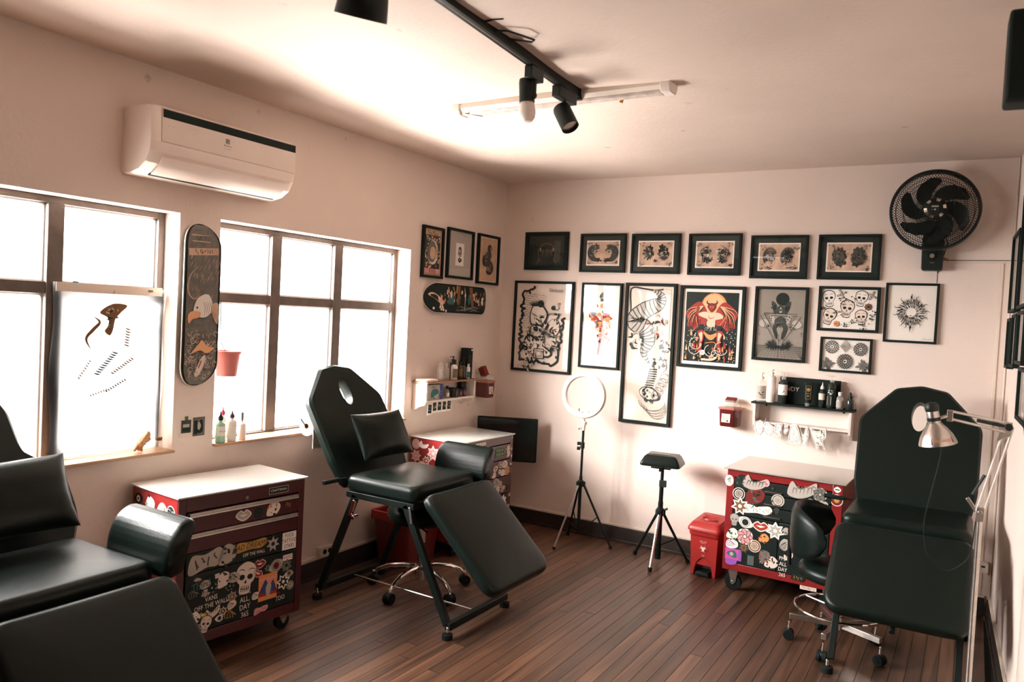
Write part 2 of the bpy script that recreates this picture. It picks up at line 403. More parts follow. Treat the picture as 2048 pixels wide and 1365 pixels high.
# ================================================================== SETTING
H = 2.68; W = 3.46; YB = -6.6
def rwp(d, z=0, out=0.):   # point on the right wall, d metres from the back corner, out metres into the room
    return Vector((W + d * math.sin(RWA) - out * math.cos(RWA), -d * math.cos(RWA) - out * math.sin(RWA), z))
mb = MB().use(SUB); mb.b2((-.2, YB - .1, -.06), (4.0, .1, -.014)); floor = struct(mb.build('floor'))
PW = .066; cols = int(3.72 / PW) + 1
rs = random.Random(3); pm = {}
for i in range(cols):
    x = (i + .5) * PW; y = .0 - rs.uniform(0, .9) * 0
    ends = [0.0]; yy = -rs.uniform(.6, 3.4)
    while yy > YB: ends.append(yy); yy -= rs.choice([1.8, 2.4, 3.0, 3.6])
    ends.append(YB)
    if x > W - .01:
        ymax = -(x + PW / 2 - W) / math.tan(RWA); ends = [e for e in ends if e < ymax]; ends = [ymax] + ends
    for a, b in zip(ends, ends[1:]):
        L = round(abs(a - b) * 10) / 10 or .1
        if L not in pm:
            q = MB().use(FLOOR); q.box((0, 0, -.007), (PW - .0022, L - .003, .014)); pm[L] = q.build('plank', floor, bevel=0); o = pm[L]
        else: o = pm[L].copy(); COL.objects.link(o); o.parent = floor
        o.location = (x, (a + b) / 2, rs.uniform(-.0006, 0)); o.scale = (1, abs(a - b) / L, 1)

WT = .17
wins = [(-4.48, -2.95, (-3.4710, -3.995)), (-2.718, -1.182, (-2.245, -1.749))]
Z0, Z1 = .882, 2.034
def wall_grid(m, ys, zs, hole, x0, x1):
    pass
mb = MB().use(WALL)
ycuts = [YB, -4.48, -2.95, -2.718, -1.182, 0.0]
for i, (a, b) in enumerate(zip(ycuts, ycuts[1:])):
    if i in (1, 3): mb.b2((-WT, a, 0), (0, b, Z0)); mb.b2((-WT, a, Z1), (0, b, H))
    else: mb.b2((-WT, a, 0), (0, b, H))
struct(mb.build('wall_left'))
mb = MB().use(WALL); mb.b2((-WT, 0, 0), (W + .2, .12, H)); wall_back = struct(mb.build('wall_back'))
mb = MB().use(WALL)
p = [rwp(-.02), rwp(3.3), rwp(3.3) + Vector((.12, 0, 0)), rwp(-.02) + Vector((.12, 0, 0))]
mb.prism_z([(a.x, a.y) for a in p], 0, H); struct(mb.build('wall_right'))
mb = MB().use(mat('bounce_damping_brown', (.16, .11, .08), .8)); p = [rwp(3.3), rwp(6.7), rwp(6.7) + Vector((.12, 0, 0)), rwp(3.3) + Vector((.12, 0, 0))]  # unseen stretch, colour made dark brown to damp bounce light in the room
mb.prism_z([(a.x, a.y) for a in p], 0, H); struct(mb.build('wall_right_rear'))
mb = MB().use(mat('bounce_damping_brown', (.16, .11, .08), .8)); mb.b2((-WT, YB - .12, 0), (4.0, YB, H)); struct(mb.build('wall_rear'))  # unseen rear wall, given the same dark brown to hold back fill light
# ceiling: a plastered sheet that sags a little
mb = MB().use(CEIL); nx, ny = 36, 60; rr = []
def sag(x, y):
    e = min(x, W - x if W - x > 0 else .0, -y, 1.) if (x > 0 and y < 0) else 0
    e = max(0, min(1, e * 2.2))
    return e * (.010 * math.sin(x * 2.3 + .5) * math.sin(y * 1.7) + .006 * math.sin(x * 5.1 + y * 3.0) + .004 * math.sin(y * 7.3 - x * 2))
for i in range(nx + 1):
    x = -.1 + 3.95 * i / nx
    rr.append([(x, YB + (-YB + .05) * j / ny, H + sag(x, YB + (-YB + .05) * j / ny)) for j in range(ny + 1)])
mb.rings(rr, closed=False, cap=False)
mb.b2((-.17, YB - .1, H + .05), (4.0, .12, H + .1))
struct(mb.build('ceiling', ang=80))

def window(name, y0, y1, mull):
    x0, x1 = -.155, -.112
    mb = MB().use(WFRAME)
    fw_ = .034
    mb.b2((x0, y0, Z0), (x1, y0 + fw_, Z1)); mb.b2((x0, y1 - fw_, Z0), (x1, y1, Z1))
    mb.b2((x0, y0 + fw_, Z1 - .03), (x1, y1 - fw_, Z1)); mb.b2((x0, y0 + fw_, Z0), (x1, y1 - fw_, Z0 + .022))
    fr = struct(mb.build(name, bevel=.003))
    def kid(nm, a, b, mt=WFRAME, bv=.003):
        q = MB().use(mt); q.b2(a, b); return q.build(nm, fr, bevel=bv)
    ms = sorted(mull)
    for m in ms: kid('mullion', (x0 - .002, m - .035, Z0 + .022), (x1 + .004, m + .035, Z1 - .03))
    ed = [y0 + fw_] + [v for m in ms for v in (m - .035, m + .035)] + [y1 - fw_]
    for k in range(0, 6, 2):
        a, b = ed[k], ed[k + 1]
        kid('transom', (x0, a, 1.616), (x1, b, 1.668))
        for (za, zb) in ((Z0 + .022, 1.616), (1.668, Z1 - .03)):
            o = kid('pane', (-.136, a, za), (-.132, b, zb), GLASS, 0)
            # putty beads round the pane
            q = MB().use(CREAM)
            for (u0, v0, u1, v1) in ((a, za, a + .012, zb), (b - .012, za, b, zb), (a + .012, za, b - .012, za + .009), (a + .012, zb - .009, b - .012, zb)):
                q.b2((-.146, u0, v0), (-.137, u1, v1))
            q.build('putty', fr)
    return fr
window('window_1', *wins[0]); window('window_2', *wins[1])
for n, (a, b, _) in enumerate(wins):
    q = MB().use(SILLW); q.b2((-.111, a + .002, Z0 - .004), (.032, b - .002, Z0 + .012)) if 0 else q.b2((-.111, a + .002, Z0 + .0005), (.03, b - .002, Z0 + .0145))
    o = q.build('trim_%d' % (n + 1), bevel=.003); struct(o)
# baseboards, dark with a thin cream ledge
def base(nm, a, b, frm):
    q = MB().use(BASEB); q.b2((a, 0, 0), (b, -.016, .112)); q.b2((a, -.016, 0), (b, -.024, .02)); o = struct(q.build(nm, bevel=.003))
    q = MB().use(CREAM); q.b2((a, 0, .1125), (b, -.013, .128)); q.build('ledge', o, bevel=.002)
    o.location, o.rotation_euler = frm[0], (0, 0, frm[1]); return o
base('baseboard_back', .026, W - .03, ((0, -.0005, 0), 0)); base('baseboard_left', 0, 6.55, ((.0005, YB, 0), LW))
base('baseboard_right', .02, 6.3, (rwp(0, 0, .0005), RW))
# panel seams and corner strip of the back wall
q = MB().use(CREAM); q.b2((3.15, -.0005, 2.083), (3.455, -.006, 2.072)); struct(q.build('trim_7', bevel=.001))
q = MB().use(CREAM); q.b2((3.395, -.0005, .13), (3.412, -.006, 2.07)); struct(q.build('trim_4', bevel=.002))
q = MB().use(MATTE); q.b2((3.06, -.0004, 2.086), (3.455, -.0020, 2.089)); q.b2((3.074, -.0004, 1.95), (3.0765, -.0020, 2.086)); struct(q.build('trim_5'))
q = MB().use(CREAM); q.cyl((3.452, -.008, .13), (3.452, -.008, H - .002), .006, seg=8); struct(q.build('trim_6'))

# ================================================================== CUSHIONS AND CHAIRS
def roundpoly(pts, rad, k=7):
    out = []; n = len(pts)
    for i in range(n):
        p0, p, p1 = [Vector(pts[(i + d) % n]).to_2d() for d in (-1, 0, 1)]
        r = rad[i] if isinstance(rad, (list, tuple)) else rad
        a = (p0 - p).normalized(); b = (p1 - p).normalized(); th = a.angle(b)
        d = min(r / max(math.tan(th / 2), .05), (p0 - p).length * .48, (p1 - p).length * .48)
        s, e = p + a * d, p + b * d
        for j in range(k + 1):
            t = j / k; out.append(tuple(s * (1 - t) ** 2 + p * 2 * t * (1 - t) + e * t * t))
    return out
def resample(poly, c, n, ph=0.):
    out = []; c = Vector(c)
    for i in range(n):
        a = 2 * PI * i / n + ph; d = Vector((math.cos(a), math.sin(a))); best = None
        for j in range(len(poly)):
            p, q = Vector(poly[j]), Vector(poly[(j + 1) % len(poly)]); e = q - p
            den = d.x * e.y - d.y * e.x
            if abs(den) < 1e-12: continue
            t = ((p.x - c.x) * e.y - (p.y - c.y) * e.x) / den; s = ((p.x - c.x) * d.y - (p.y - c.y) * d.x) / den
            if t > 0 and -1e-6 <= s <= 1 + 1e-6 and (best is None or t > best): best = t
        out.append(c + d * (best or .01))
    return out
def cushion(mb, poly, th, r, c, dome=.01, hole=None, n=120, m=LEATHER):
    """padded slab in the local xy plane, 0..th"""
    mb.use(m); out = resample(poly, c, n)
    if hole: inn = [Vector((c[0] + hole[0] * math.cos(2 * PI * i / n), c[1] + hole[1] * math.sin(2 * PI * i / n))) for i in range(n)]
    else: inn = [Vector(c) + (p - Vector(c)) * .03 for p in out]
    def at(i, dist):
        v = inn[i] - out[i]; L = v.length; return out[i] + v * min(dist / L, .96)
    rings = []
    K = 6
    prof = [(r * (1 - math.sin(PI / 2 * k / K)), r * (1 - math.cos(PI / 2 * k / K))) for k in range(K + 1)]  # (inset, depth)
    lo = [(a * .5, b * .5) for a, b in reversed(prof)]
    lo = [(r * .5 * (1 - math.sin(PI / 2 * k / 3)), r * .5 * (1 - math.cos(PI / 2 * k / 3))) for k in range(4)]
    rings.append([(*at(i, r * .5), 0) for i in range(n)])
    for a, b in lo[1:]: rings.append([(*at(i, a), r * .5 - b if 0 else max(0, r * .5 * math.sin(PI / 2 * (lo.index((a, b))) / 3))) for i in range(n)])
    for k in range(K + 1):
        t = PI / 2 * k / K; ins = r * (1 - math.cos(t)); z = th - r + r * math.sin(t)
        rings.append([(*at(i, ins), z) for i in range(n)])
    for s in (.15, .35, .6, .85):
        z = th + dome * (1 - (1 - s) ** 2) if not hole else th + dome * math.sin(PI * min(1, s * 1.1))
        row = []
        for i in range(n):
            v = inn[i] - out[i]; L = v.length; f0 = min(r / L, .96); row.append((*(out[i] + v * (f0 + (1 - f0) * s * .96)), z))
        rings.append(row)
    if hole:
        rings.append([(*inn[i], th - .004) for i in range(n)]); rings.append([(*(inn[i]), th * .4) for i in range(n)]); rings.append([(*(inn[i] + (out[i] - inn[i]).normalized() * .003), 0) for i in range(n)])
        mb.rings(rings, ringclosed=True)
    else:
        rings.append([(*inn[i], th + dome) for i in range(n)]); mb.rings(rings)
    return mb
def frame_mat(o, ux, uy):
    ux = Vector(ux).normalized(); uy = Vector(uy).normalized(); uz = ux.cross(uy)
    m = Matrix((ux, uy, uz)).transposed().to_4x4(); m.translation = Vector(o); return m

def recliner(label, loc, rz, back=32., leg=44., arm=1, bottle=False, ll=.625, bar=True):
    """faces local +x; origin on the floor under the seat"""
    t = thing('recliner_chair', label, 'chair', loc, R_(rz), 'black folding treatment chairs')
    seat = roundpoly([(-.235, -.285), (.245, -.285), (.245, .285), (-.235, .285)], .045)
    b = MB(); b.X = Matrix.Translation((0, 0, .635)); cushion(b, seat, .088, .035, (0, 0), .008); b.build('seat', t)
    # backrest
    a = R_(back); P0 = Vector((-.20, 0, .675))
    X = frame_mat(P0 + Vector((-math.cos(a) * .03, 0, -.03 * math.sin(a))), (0, -1, 0), (-math.sin(a), 0, math.cos(a)))
    bo = roundpoly([(-.27, .0), (.27, .0), (.30, .16), (.305, .52), (.13, .715), (.0, .74), (-.13, .715), (-.305, .52), (-.30, .16)], [.04, .04, .2, .09, .06, .1, .06, .09, .2])
    if bottle: bo = roundpoly([(-.27, 0), (.27, 0), (.335, .14), (.33, .33), (.20, .41), (.185, .60), (.13, .72), (-.13, .72), (-.185, .60), (-.20, .41), (-.33, .33), (-.335, .14)], [.04, .04, .2, .1, .1, .12, .06, .06, .12, .1, .1, .2])
    b = MB(); b.X = X; cushion(b, bo, .065, .03, (0, .555), .006, hole=(.038, .082), n=160); bk = b.build('backrest', t)
    # leg rest
    g = R_(leg); Q0 = Vector((.262, 0, .675))
    X = frame_mat(Q0, (math.cos(g), 0, -math.sin(g)), (0, 1, 0))
    lo = roundpoly([(.02, -.295), (ll, -.295), (ll, .295), (.02, .295)], [.05, .085, .085, .05])
    b = MB(); b.X = X; cushion(b, lo, .062, .03, (.32, 0), .006); b.build('leg_rest', t)
    b = MB().use(BLACK); b.X = X; b.box((ll / 2, 0, -.009), (ll - .14, .46, .018)); b.build('leg_board', t)
    # frame
    yl = .262
    b = MB().use(BMETAL)
    for s in (-1, 1): b.box((.0, s * yl, .618), (.46, .03, .034))
    b.box((-.19, 0, .615), (.03, .5, .03)); b.box((.2, 0, .615), (.03, .5, .03)); b.build('seat_frame', t, bevel=.003)
    for s in (-1, 1):
        b = MB().use(BMETAL); p0, p1 = Vector((.17, s * yl, .62)), Vector((.465, s * yl, .062)); d = p1 - p0
        b.X = frame_mat((p0 + p1) / 2, (0, 1, 0), d); b.box((0, 0, 0), (.030, d.length, .036)); b.build('leg', t, bevel=.003)
        b = MB().use(BMETAL); p0, p1 = Vector((-.17, s * yl, .62)), Vector((-.40, s * yl, .062)); d = p1 - p0
        b.X = frame_mat((p0 + p1) / 2, (0, 1, 0), d); b.box((0, 0, 0), (.030, d.length, .036)); b.build('leg', t, bevel=.003)
        for x in (.475, -.41):
            b = MB().use(RUBBER); b.cyl((x, s * (yl + .012), .0), (x, s * (yl + .012), .028), .027, seg=16); b.use(CHROME); b.cyl((x, s * (yl + .012), .028), (x, s * (yl + .012), .062), .008); b.build('foot', t, bevel=.003)
    for x, nm in ((.475, 'front_bar'), (-.41, 'rear_bar')):
        if x > 0 and not bar: continue
        b = MB().use(BMETAL); b.box((x, 0, .062), (.034, 2 * yl + .03, .036)); b.build(nm, t, bevel=.003)
    if bar: b = MB().use(CHROME); b.cyl((-.41, 0, .066), (.475, -.02, .066), .006, seg=10); b.build('tie_rod', t)
    # prop under the leg rest, gas strut, levers
    b = MB().use(BMETAL)
    pe = Q0 + Vector((math.cos(g) * .5, 0, -math.sin(g) * .5)) - Vector((0, 0, .02))
    b.cyl(pe, (.22, 0, .60), .012, seg=10); b.cyl((.24, -.1, .6), pe + Vector((-.12, -.1, .09)), .010, seg=8); b.build('leg_rest_strut', t)
    b = MB().use(CHROME); b.box((-.175, -yl - .02, .55), (.02, .012, .09), (0, R_(18), 0)); b.cyl((-.165, -yl - .03, .50), (-.165, -yl + .01, .50), .012, seg=12); b.build('lock_lever', t, bevel=.002)
    b = MB().use(STEEL); b.box((.215, -yl - .018, .575), (.012, .008, .085), (0, R_(-12), 0)); b.build('bracket', t, bevel=.002)
    b = MB().use(BMETAL); b.cyl((-.24, -.27, .70), (-.24, -.40, .70), .006, seg=8); b.cyl((-.24, -.33, .70), (-.24, -.44, .70), .0125, seg=12); b.build('back_lever', t, bevel=.003)
    if arm:
        # padded arm: quarter-round in section, runs along x
        s = arm; K = 12; pr = []
        for j in range(K + 1):
            q = PI / 2 * j / K; pr.append((.288 + .10 * (1 - math.cos(q)), .69 + .165 * math.sin(q)))
        pr += [(.402, .850), (.405, .83), (.375, .74), (.36, .665), (.31, .655), (.29, .67)]
        pr = roundpoly(pr, .012, 2)
        b = MB().use(LEATHER); n = len(pr); cy = sum(p[0] for p in pr) / n; cz = sum(p[1] for p in pr) / n
        rr = []
        for x, f in ((-.065, .86), (-.058, .95), (-.04, 1), (.265, 1), (.280, .95), (.287, .86)):
            rr.append([(x, s * (cy + (p[0] - cy) * f), cz + (p[1] - cz) * f) for p in pr])
        b.rings(rr); ar = b.build('armrest', t, ang=60)
        b = MB().use(STEEL); b.box((.0, s * .30, .63), (.03, .06, .05)); b.build('arm_bracket', t, bevel=.002)
    return t
def pillow(label, X, wd, ht, th, group=None):
    """soft leather cushion; X places its local x (wide), y (high), z (out)"""
    b = MB().use(LEATHER); n = 26
    def zz(u, v):
        e = max(0, (1 - abs(u) ** 3.2)) ** .55 * max(0, (1 - abs(v) ** 3.2)) ** .55
        wr = .05 * math.sin(9 * v + 3) * abs(u) ** 3 * (1 - abs(v)) + .04 * math.sin(11 * u) * abs(v) ** 3 * (1 - abs(u))
        return th / 2 * (e + wr * e)
    def xy(u, v):
        px = wd / 2 * u * (1 - .05 * (1 - v * v)) ; py = ht / 2 * v * (1 - .06 * (1 - u * u)); return px, py
    vs = []; fs = []
    for s in (1, -1):
        o = len(vs)
        for i in range(n + 1):
            for j in range(n + 1):
                u = -math.cos(PI * i / n); v = -math.cos(PI * j / n); px, py = xy(u, v); vs.append((px, py, s * zz(u, v)))
        for i in range(n):
            for j in range(n): fs.append((o + i * (n + 1) + j, o + (i + 1) * (n + 1) + j, o + (i + 1) * (n + 1) + j + 1, o + i * (n + 1) + j + 1))
    b.add(vs, fs); o = b.build('pillow', ang=85); me = o.data
    bm = bmesh.new(); bm.from_mesh(me); bmesh.ops.remove_doubles(bm, verts=bm.verts, dist=1e-5); bmesh.ops.recalc_face_normals(bm, faces=bm.faces); bm.to_mesh(me); bm.free()
    o.matrix_world = X; tag(o, label, 'pillow', group); return o
def back_pose(loc, rz, back, along, out, tilt=0.):
    a = R_(back); P0 = Vector((-.20, 0, .675)); u = Vector((-math.sin(a), 0, math.cos(a))); nrm = Vector((math.cos(a), 0, math.sin(a)))
    a2 = a + tilt; u2 = Vector((-math.sin(a2), 0, math.cos(a2)))
    X = frame_mat(P0 + u * along + nrm * out, (0, -1, 0), u2)
    return Matrix.Translation(loc) @ Matrix.Rotation(R_(rz), 4, 'Z') @ X
MC = Vector((.657, -1.905, 0)); LC = Vector((.697, -3.955, 0)); RC = Vector((3.055, -.90, 0))
recliner('black leather treatment chair in the middle, its backrest before the right window', MC, 0)
recliner('black leather treatment chair nearest the camera, cut off by the left photo edge', LC, 0, bottle=True)
recliner('black leather treatment chair by the right wall, facing the camera, behind the desk lamp', RC, -90, arm=0, back=22, ll=.50, bar=False)
pillow('black leather pillow leaning on the backrest of the middle treatment chair', back_pose(MC, 0, 32, .215, .105, -.10), .42, .27, .11, 'black leather pillows')
pillow('black leather pillow on the chair nearest the camera, at the left photo edge', back_pose(LC, 0, 32, .205, .105, -.08) , .50, .28, .11, 'black leather pillows')

# ================================================================== STICKERED TOOL CABINETS
def sticker(kind, parent, u, v, s, rot=0., y=0., txt=None, cols=None):
    """one vinyl sticker: its own little print"""
    k = Ink(.00005, org=(u, v), sc=s, rot=rot); c = cols or 'KW'; a, b = c[0], c[1]
    if kind == 'text':
        lines = txt.split('|'); n = len(lines); wd = max(len(t) for t in lines) * .30 + .15
        if b != '-': k.rect(-wd * .5, -.34 * n, wd * .5, .34 * n, b)
        for i, t in enumerate(lines): k.text(t, (0, (n - 1) * .31 - i * .62), .62, a, sx=.8)
    elif kind == 'cut':      # cut-out lettering with an outline
        wd = len(txt) * .30 + .2
        k.blob([(-wd * .5, -.2), (-wd * .35, .4), (0, .3), (wd * .4, .42), (wd * .5, 0), (wd * .3, -.35), (0, -.28), (-wd * .4, -.4)], b)
        k.text(txt, (0, 0), .62, a, sx=.85, shear=.25)
    elif kind == 'skull': k.circ((0, 0), .62, b, n=16) if 0 else None; skull(k, (0, 0), .95, 0, b, a)
    elif kind == 'flower': k.circ((0, 0), .52, b, n=14); flower(k, (0, 0), .5, 7, a, 'K', b)
    elif kind == 'round': k.circ((0, 0), .5, b); k.circ((0, 0), .44, a); k.ring((0, 0), .3, .07, b, 20); mandala(k, (0, 0), .22, 5, b)
    elif kind == 'face': k.circ((0, 0), .46, b, .55); k.circ((0, .03), .40, a, .48); k.circ((-.15, .12), .09, 'W'); k.circ((.15, .12), .09, 'W'); k.circ((-.15, .12), .04, 'K'); k.circ((.15, .12), .04, 'K'); k.line([(-.2, -.2), (0, -.3), (.2, -.2)], .06, 'K')
    elif kind == 'star':
        k.poly([(.56 * math.cos(PI / 2 + PI * i / 7) * (1 if i % 2 == 0 else .62), .56 * math.sin(PI / 2 + PI * i / 7) * (1 if i % 2 == 0 else .62)) for i in range(14)], b)
        k.poly([(.44 * math.cos(PI / 2 + PI * i / 7) * (1 if i % 2 == 0 else .5), .44 * math.sin(PI / 2 + PI * i / 7) * (1 if i % 2 == 0 else .5)) for i in range(14)], a); k.circ((0, 0), .12, b, n=8)
    elif kind == 'leaf': 
        k.blob([(-.5, -.3), (-.3, .3), (.1, .5), (.5, .1), (.2, -.35)], b); wisp(k, (0, 0), .42, 9, [a, 'K', a])
    elif kind == 'bird':
        k.blob([(-.6, -.1), (-.35, .4), (-.05, .05), (.6, .3), (.5, -.1), (.1, -.3), (-.3, -.3)], b)
        for i in range(6): k.line([(-.4 + i * .15, -.15), (-.3 + i * .15, .12 + .05 * (i % 2)), (-.2 + i * .17, .02)], .04, a, 2)
    elif kind == 'wave':
        k.blob([(-.5, -.3), (-.5, .2), (-.1, .45), (.5, .3), (.55, -.2), (0, -.42)], b)
        for i in range(4): k.ring((-.2 + .14 * i, .02 - .03 * i), .26 - .05 * i, .05, a, 12, a0=.2, a1=4.4)
    elif kind == 'lips': k.blob([(-.5, 0), (-.2, .3), (0, .2), (.2, .3), (.5, 0), (0, -.32)], b); k.blob([(-.42, 0), (-.2, .22), (0, .13), (.2, .22), (.42, 0), (0, -.24)], a); k.poly([(-.28, .03), (0, .06), (.28, .03), (0, -.08)], 'W')
    elif kind == 'eye': k.blob([(-.55, 0), (0, .38), (.55, 0), (0, -.38)], b); k.circ((0, 0), .22, a); k.circ((0, 0), .1, 'K'); k.ring((0, 0), .3, .03, 'K', 16)
    elif kind == 'card': k.rect(-.35, -.5, .35, .5, b); k.rect(-.3, -.3, .3, .44, a); k.blob([(-.2, -.2), (-.1, .3), (.1, .35), (.22, -.1)], 'L'); k.circ((0, .1), .12, 'A')
    elif kind == 'pic':      # landscape card
        k.rect(-.35, -.5, .35, .5, 'O'); k.rect(-.35, -.5, .35, -.34, 'K'); k.rect(-.35, -.2, .35, -.1, 'R'); k.rect(-.35, .3, .35, .38, 'k')
        k.poly([(-.35, -.1), (-.1, .35), (.05, .1), (.2, .28), (.35, -.1)], 'U'); k.blob([(-.08, 0), (0, .2), (.12, .15), (.1, -.1), (0, -.3)], 'A')
    o = k.build('sticker', parent); o.location.y = y
    return o
KINDS_ = ['skull', 'flower', 'round', 'star', 'leaf', 'bird', 'wave', 'eye', 'leaf', 'wave', 'lips', 'star']
def scatter(parent, u0, u1, v0, v1, n, smin, smax, y, cols, seed, keep=()):
    r = random.Random(seed); pts = []; tries = 0
    while len(pts) < n and tries < 9000:
        tries += 1; s = r.uniform(smin, smax); u, v = r.uniform(u0 + s * .45, u1 - s * .45), r.uniform(v0 + s * .45, v1 - s * .45)
        if any(math.hypot(u - a, v - b) < (s + q) * .37 for a, b, q in pts): continue
        if any(abs(u - a) < wx + s * .25 and abs(v - b) < wy + s * .25 for a, b, wx, wy in keep): continue
        pts.append((u, v, s)); sticker(r.choice(KINDS_), parent, u, v, s, r.uniform(-.4, .4), y - r.uniform(0, .0006), cols=r.choice(cols))
def caster(parent, x, y, h, m=STEEL, r=None):
    r = r or min(.05, h * .42)
    b = MB().use(m); b.box((x, y, h - .006), (.075, .06, .012)); b.rings([[(x - .03, y - .022, h - .012), (x + .03, y - .022, h - .012), (x + .03, y + .022, h - .012), (x - .03, y + .022, h - .012)], [(x - .012, y - .016, r), (x + .018, y - .016, r), (x + .018, y + .016, r), (x - .012, y + .016, r)]])
    c = b.build('caster', parent, bevel=.002)
    b = MB().use(RUBBER); b.cyl((x, y - .012, r), (x, y + .012, r), r, seg=20); b.use(STEEL); b.cyl((x, y - .020, r), (x, y + .020, r), r * .25, seg=10); b.build('wheel', c, bevel=.002)
def cabinet(label, loc, rz, w, d, zb, zt, body, top, toplap):
    t = thing('tool_cabinet', label, 'cabinet', loc, rz, 'stickered tool cabinets')
    b = MB().use(body); y0, y1 = -d / 2, d / 2
    b.b2((-w / 2, y0 + .012, zb), (-w / 2 + .02, y1, zt)); b.b2((w / 2 - .02, y0 + .012, zb), (w / 2, y1, zt)); b.b2((-w / 2 + .02, y1 - .01, zb), (w / 2 - .02, y1, zt))
    b.b2((-w / 2 + .02, y0 + .012, zt - .012), (w / 2 - .02, y1 - .01, zt)); b.b2((-w / 2 + .02, y0 + .012, zb), (w / 2 - .02, y1 - .01, zb + .02))
    b.build('body', t, bevel=.004)
    b = MB().use(top); a = toplap; b.b2((-w / 2 - a, y0 - a, zt), (w / 2 + a, y1 + min(a, .005), zt + .008)); b.build('glass_top', t, bevel=.002)
    for x in (-w / 2 + .055, w / 2 - .055):
        for y in (y0 + .07, y1 - .07): caster(t, x, y, zb)
    return t
def panel(name, parent, m, u0, v0, u1, v1, y, th=.012, bevel=.003):
    b = MB().use(m); b.b2((u0, y, v0), (u1, y + th, v1)); return b.build(name, parent, bevel=bevel)
# --- left cabinet (front towards the room)
w_, d_, zb, zt = .67, .385, .095, .762
cl = cabinet('dark red tool cabinet with stickers under the left window, behind the nearest chair', (.245, -2.845, 0), R_(84.5), w_, d_, zb, zt, RED, GTOP, .012)
yf = -d_ / 2; hw = w_ / 2
fr_ = MB().use(DRED); fr_.b2((-hw, yf, zb), (-hw + .035, yf + .012, zt)); fr_.b2((hw - .035, yf, zb), (hw, yf + .012, zt)); fr_.b2((-hw + .035, yf, zb), (hw - .035, yf + .012, zb + .05)); fr_.b2((-hw + .035, yf, zt - .065), (hw - .035, yf + .012, zt)); fo = fr_.build('front_frame', cl, bevel=.002)
k = Ink(org=(.18, zt - .036)); k.rect(-.056, -.017, .056, .017, 'A'); k.rect(-.053, -.014, .053, .014, 'K'); k.text('CRAFTSMAN', (0, 0), .017, 'W', sx=.95); o = k.build('name_plate', cl); o.location.y = yf - .0005
b = MB().use(CHROME); b.cyl((0.0, yf - .006, zt - .044), (0.0, yf + .002, zt - .044), .0085, seg=14); b.build('lock', cl)
dz = zt - .068
for i, hh in enumerate((.092, .088, .095)):
    dr = panel('drawer', cl, DRED if i < 2 else BLACK, -hw + .04, dz - hh, hw - .04, dz - .003, yf - .004, .014)
    if i < 2:
        b = MB().use(STEEL); b.b2((-hw + .045, yf - .014, dz - .02), (hw - .045, yf - .004, dz - .004)); b.b2((-hw + .045, yf - .016, dz - .022), (hw - .045, yf - .012, dz - .017)); b.build('pull', dr, bevel=.0015)
    if i == 0:
        pass
    dz -= hh
    if i == 1: z3 = dz
    if i == 0: z2 = dz
dr3top = z3; dbot = dz
sy = yf - .0055
sticker('lips', cl, -.015, z2 + .035, .085, 0, sy, cols='AW'); sticker('round', cl, .065, z2 + .034, .055, 0, sy, cols='Kg'); sticker('leaf', cl, .15, z2 + .038, .08, .1, sy, cols='OW'); sticker('text', cl, .235, z2 + .042, .05, -.25, sy, 'PN', 'Y-')
sticker('cut', cl, -.20, dr3top - .05, .105, .12, sy, '~Fume', 'gA'); sticker('leaf', cl, -.09, dr3top - .045, .1, .2, sy, cols='gA')
sticker('cut', cl, .03, dr3top - .028, .058, 0, sy, 'BAD DREAMS', 'KY'); sticker('text', cl, .05, dr3top - .068, .036, 0, sy, 'OFF THE WALL', 'W-')
sticker('star', cl, .155, dr3top - .045, .09, 0, sy, cols='AK'); sticker('text', cl, .25, dr3top - .048, .042, 0, sy, 'FUCK|TATTOO|STARS', 'KW')
door = panel('door', cl, BLACK, -hw + .04, zb + .055, hw - .04, dbot - .004, yf - .004, .014)
dt, db = dbot - .01, zb + .06
sticker('text', cl, -.165, dt - .135, .05, .05, sy, 'VANS|OFF THE WALL', 'W-'); sticker('text', cl, .01, dt - .19, .058, .03, sy, 'PMA,|ALL,|DAY|365', 'W-')
sticker('skull', cl, .01, dt - .075, .135, -.1, sy, cols='KC'); sticker('lips', cl, .085, dt - .022, .07, 0, sy, cols='rk'); sticker('lips', cl, .075, dt - .065, .062, -.5, sy, cols='Rk')
sticker('text', cl, .245, dt - .025, .042, 0, sy, 'VANS', 'RW'); sticker('pic', cl, .135, dt - .155, .15, 0, sy); sticker('text', cl, .185, db + .035, .05, .05, sy, 'TATTOO', 'W-'); sticker('text', cl, .165, db + .062, .028, .05, sy, 'PERLA NEGRA', 'R-')
sticker('cut', cl, .1, db + .008, .04, .1, sy, '~Pinup', 'Rk'); sticker('text', cl, -.14, dt - .025, .03, .08, sy, 'DC', 'KW'); sticker('cut', cl, -.22, dt - .05, .08, .15, sy, 'Third', 'LK')
scatter(cl, -hw + .05, hw - .045, db - .01, dt - .01, 80, .04, .082, sy + .0004, ['AK', 'KA', 'gC', 'KC', 'LC', 'rA', 'KW', 'GK', 'YK', 'NA'], 5,
        keep=[(-.165, dt - .135, .09, .035), (.01, dt - .19, .045, .075), (.01, dt - .075, .05, .06), (.135, dt - .155, .055, .075), (.185, db + .045, .09, .03), (.245, dt - .025, .04, .02), (.08, dt - .04, .035, .045)])
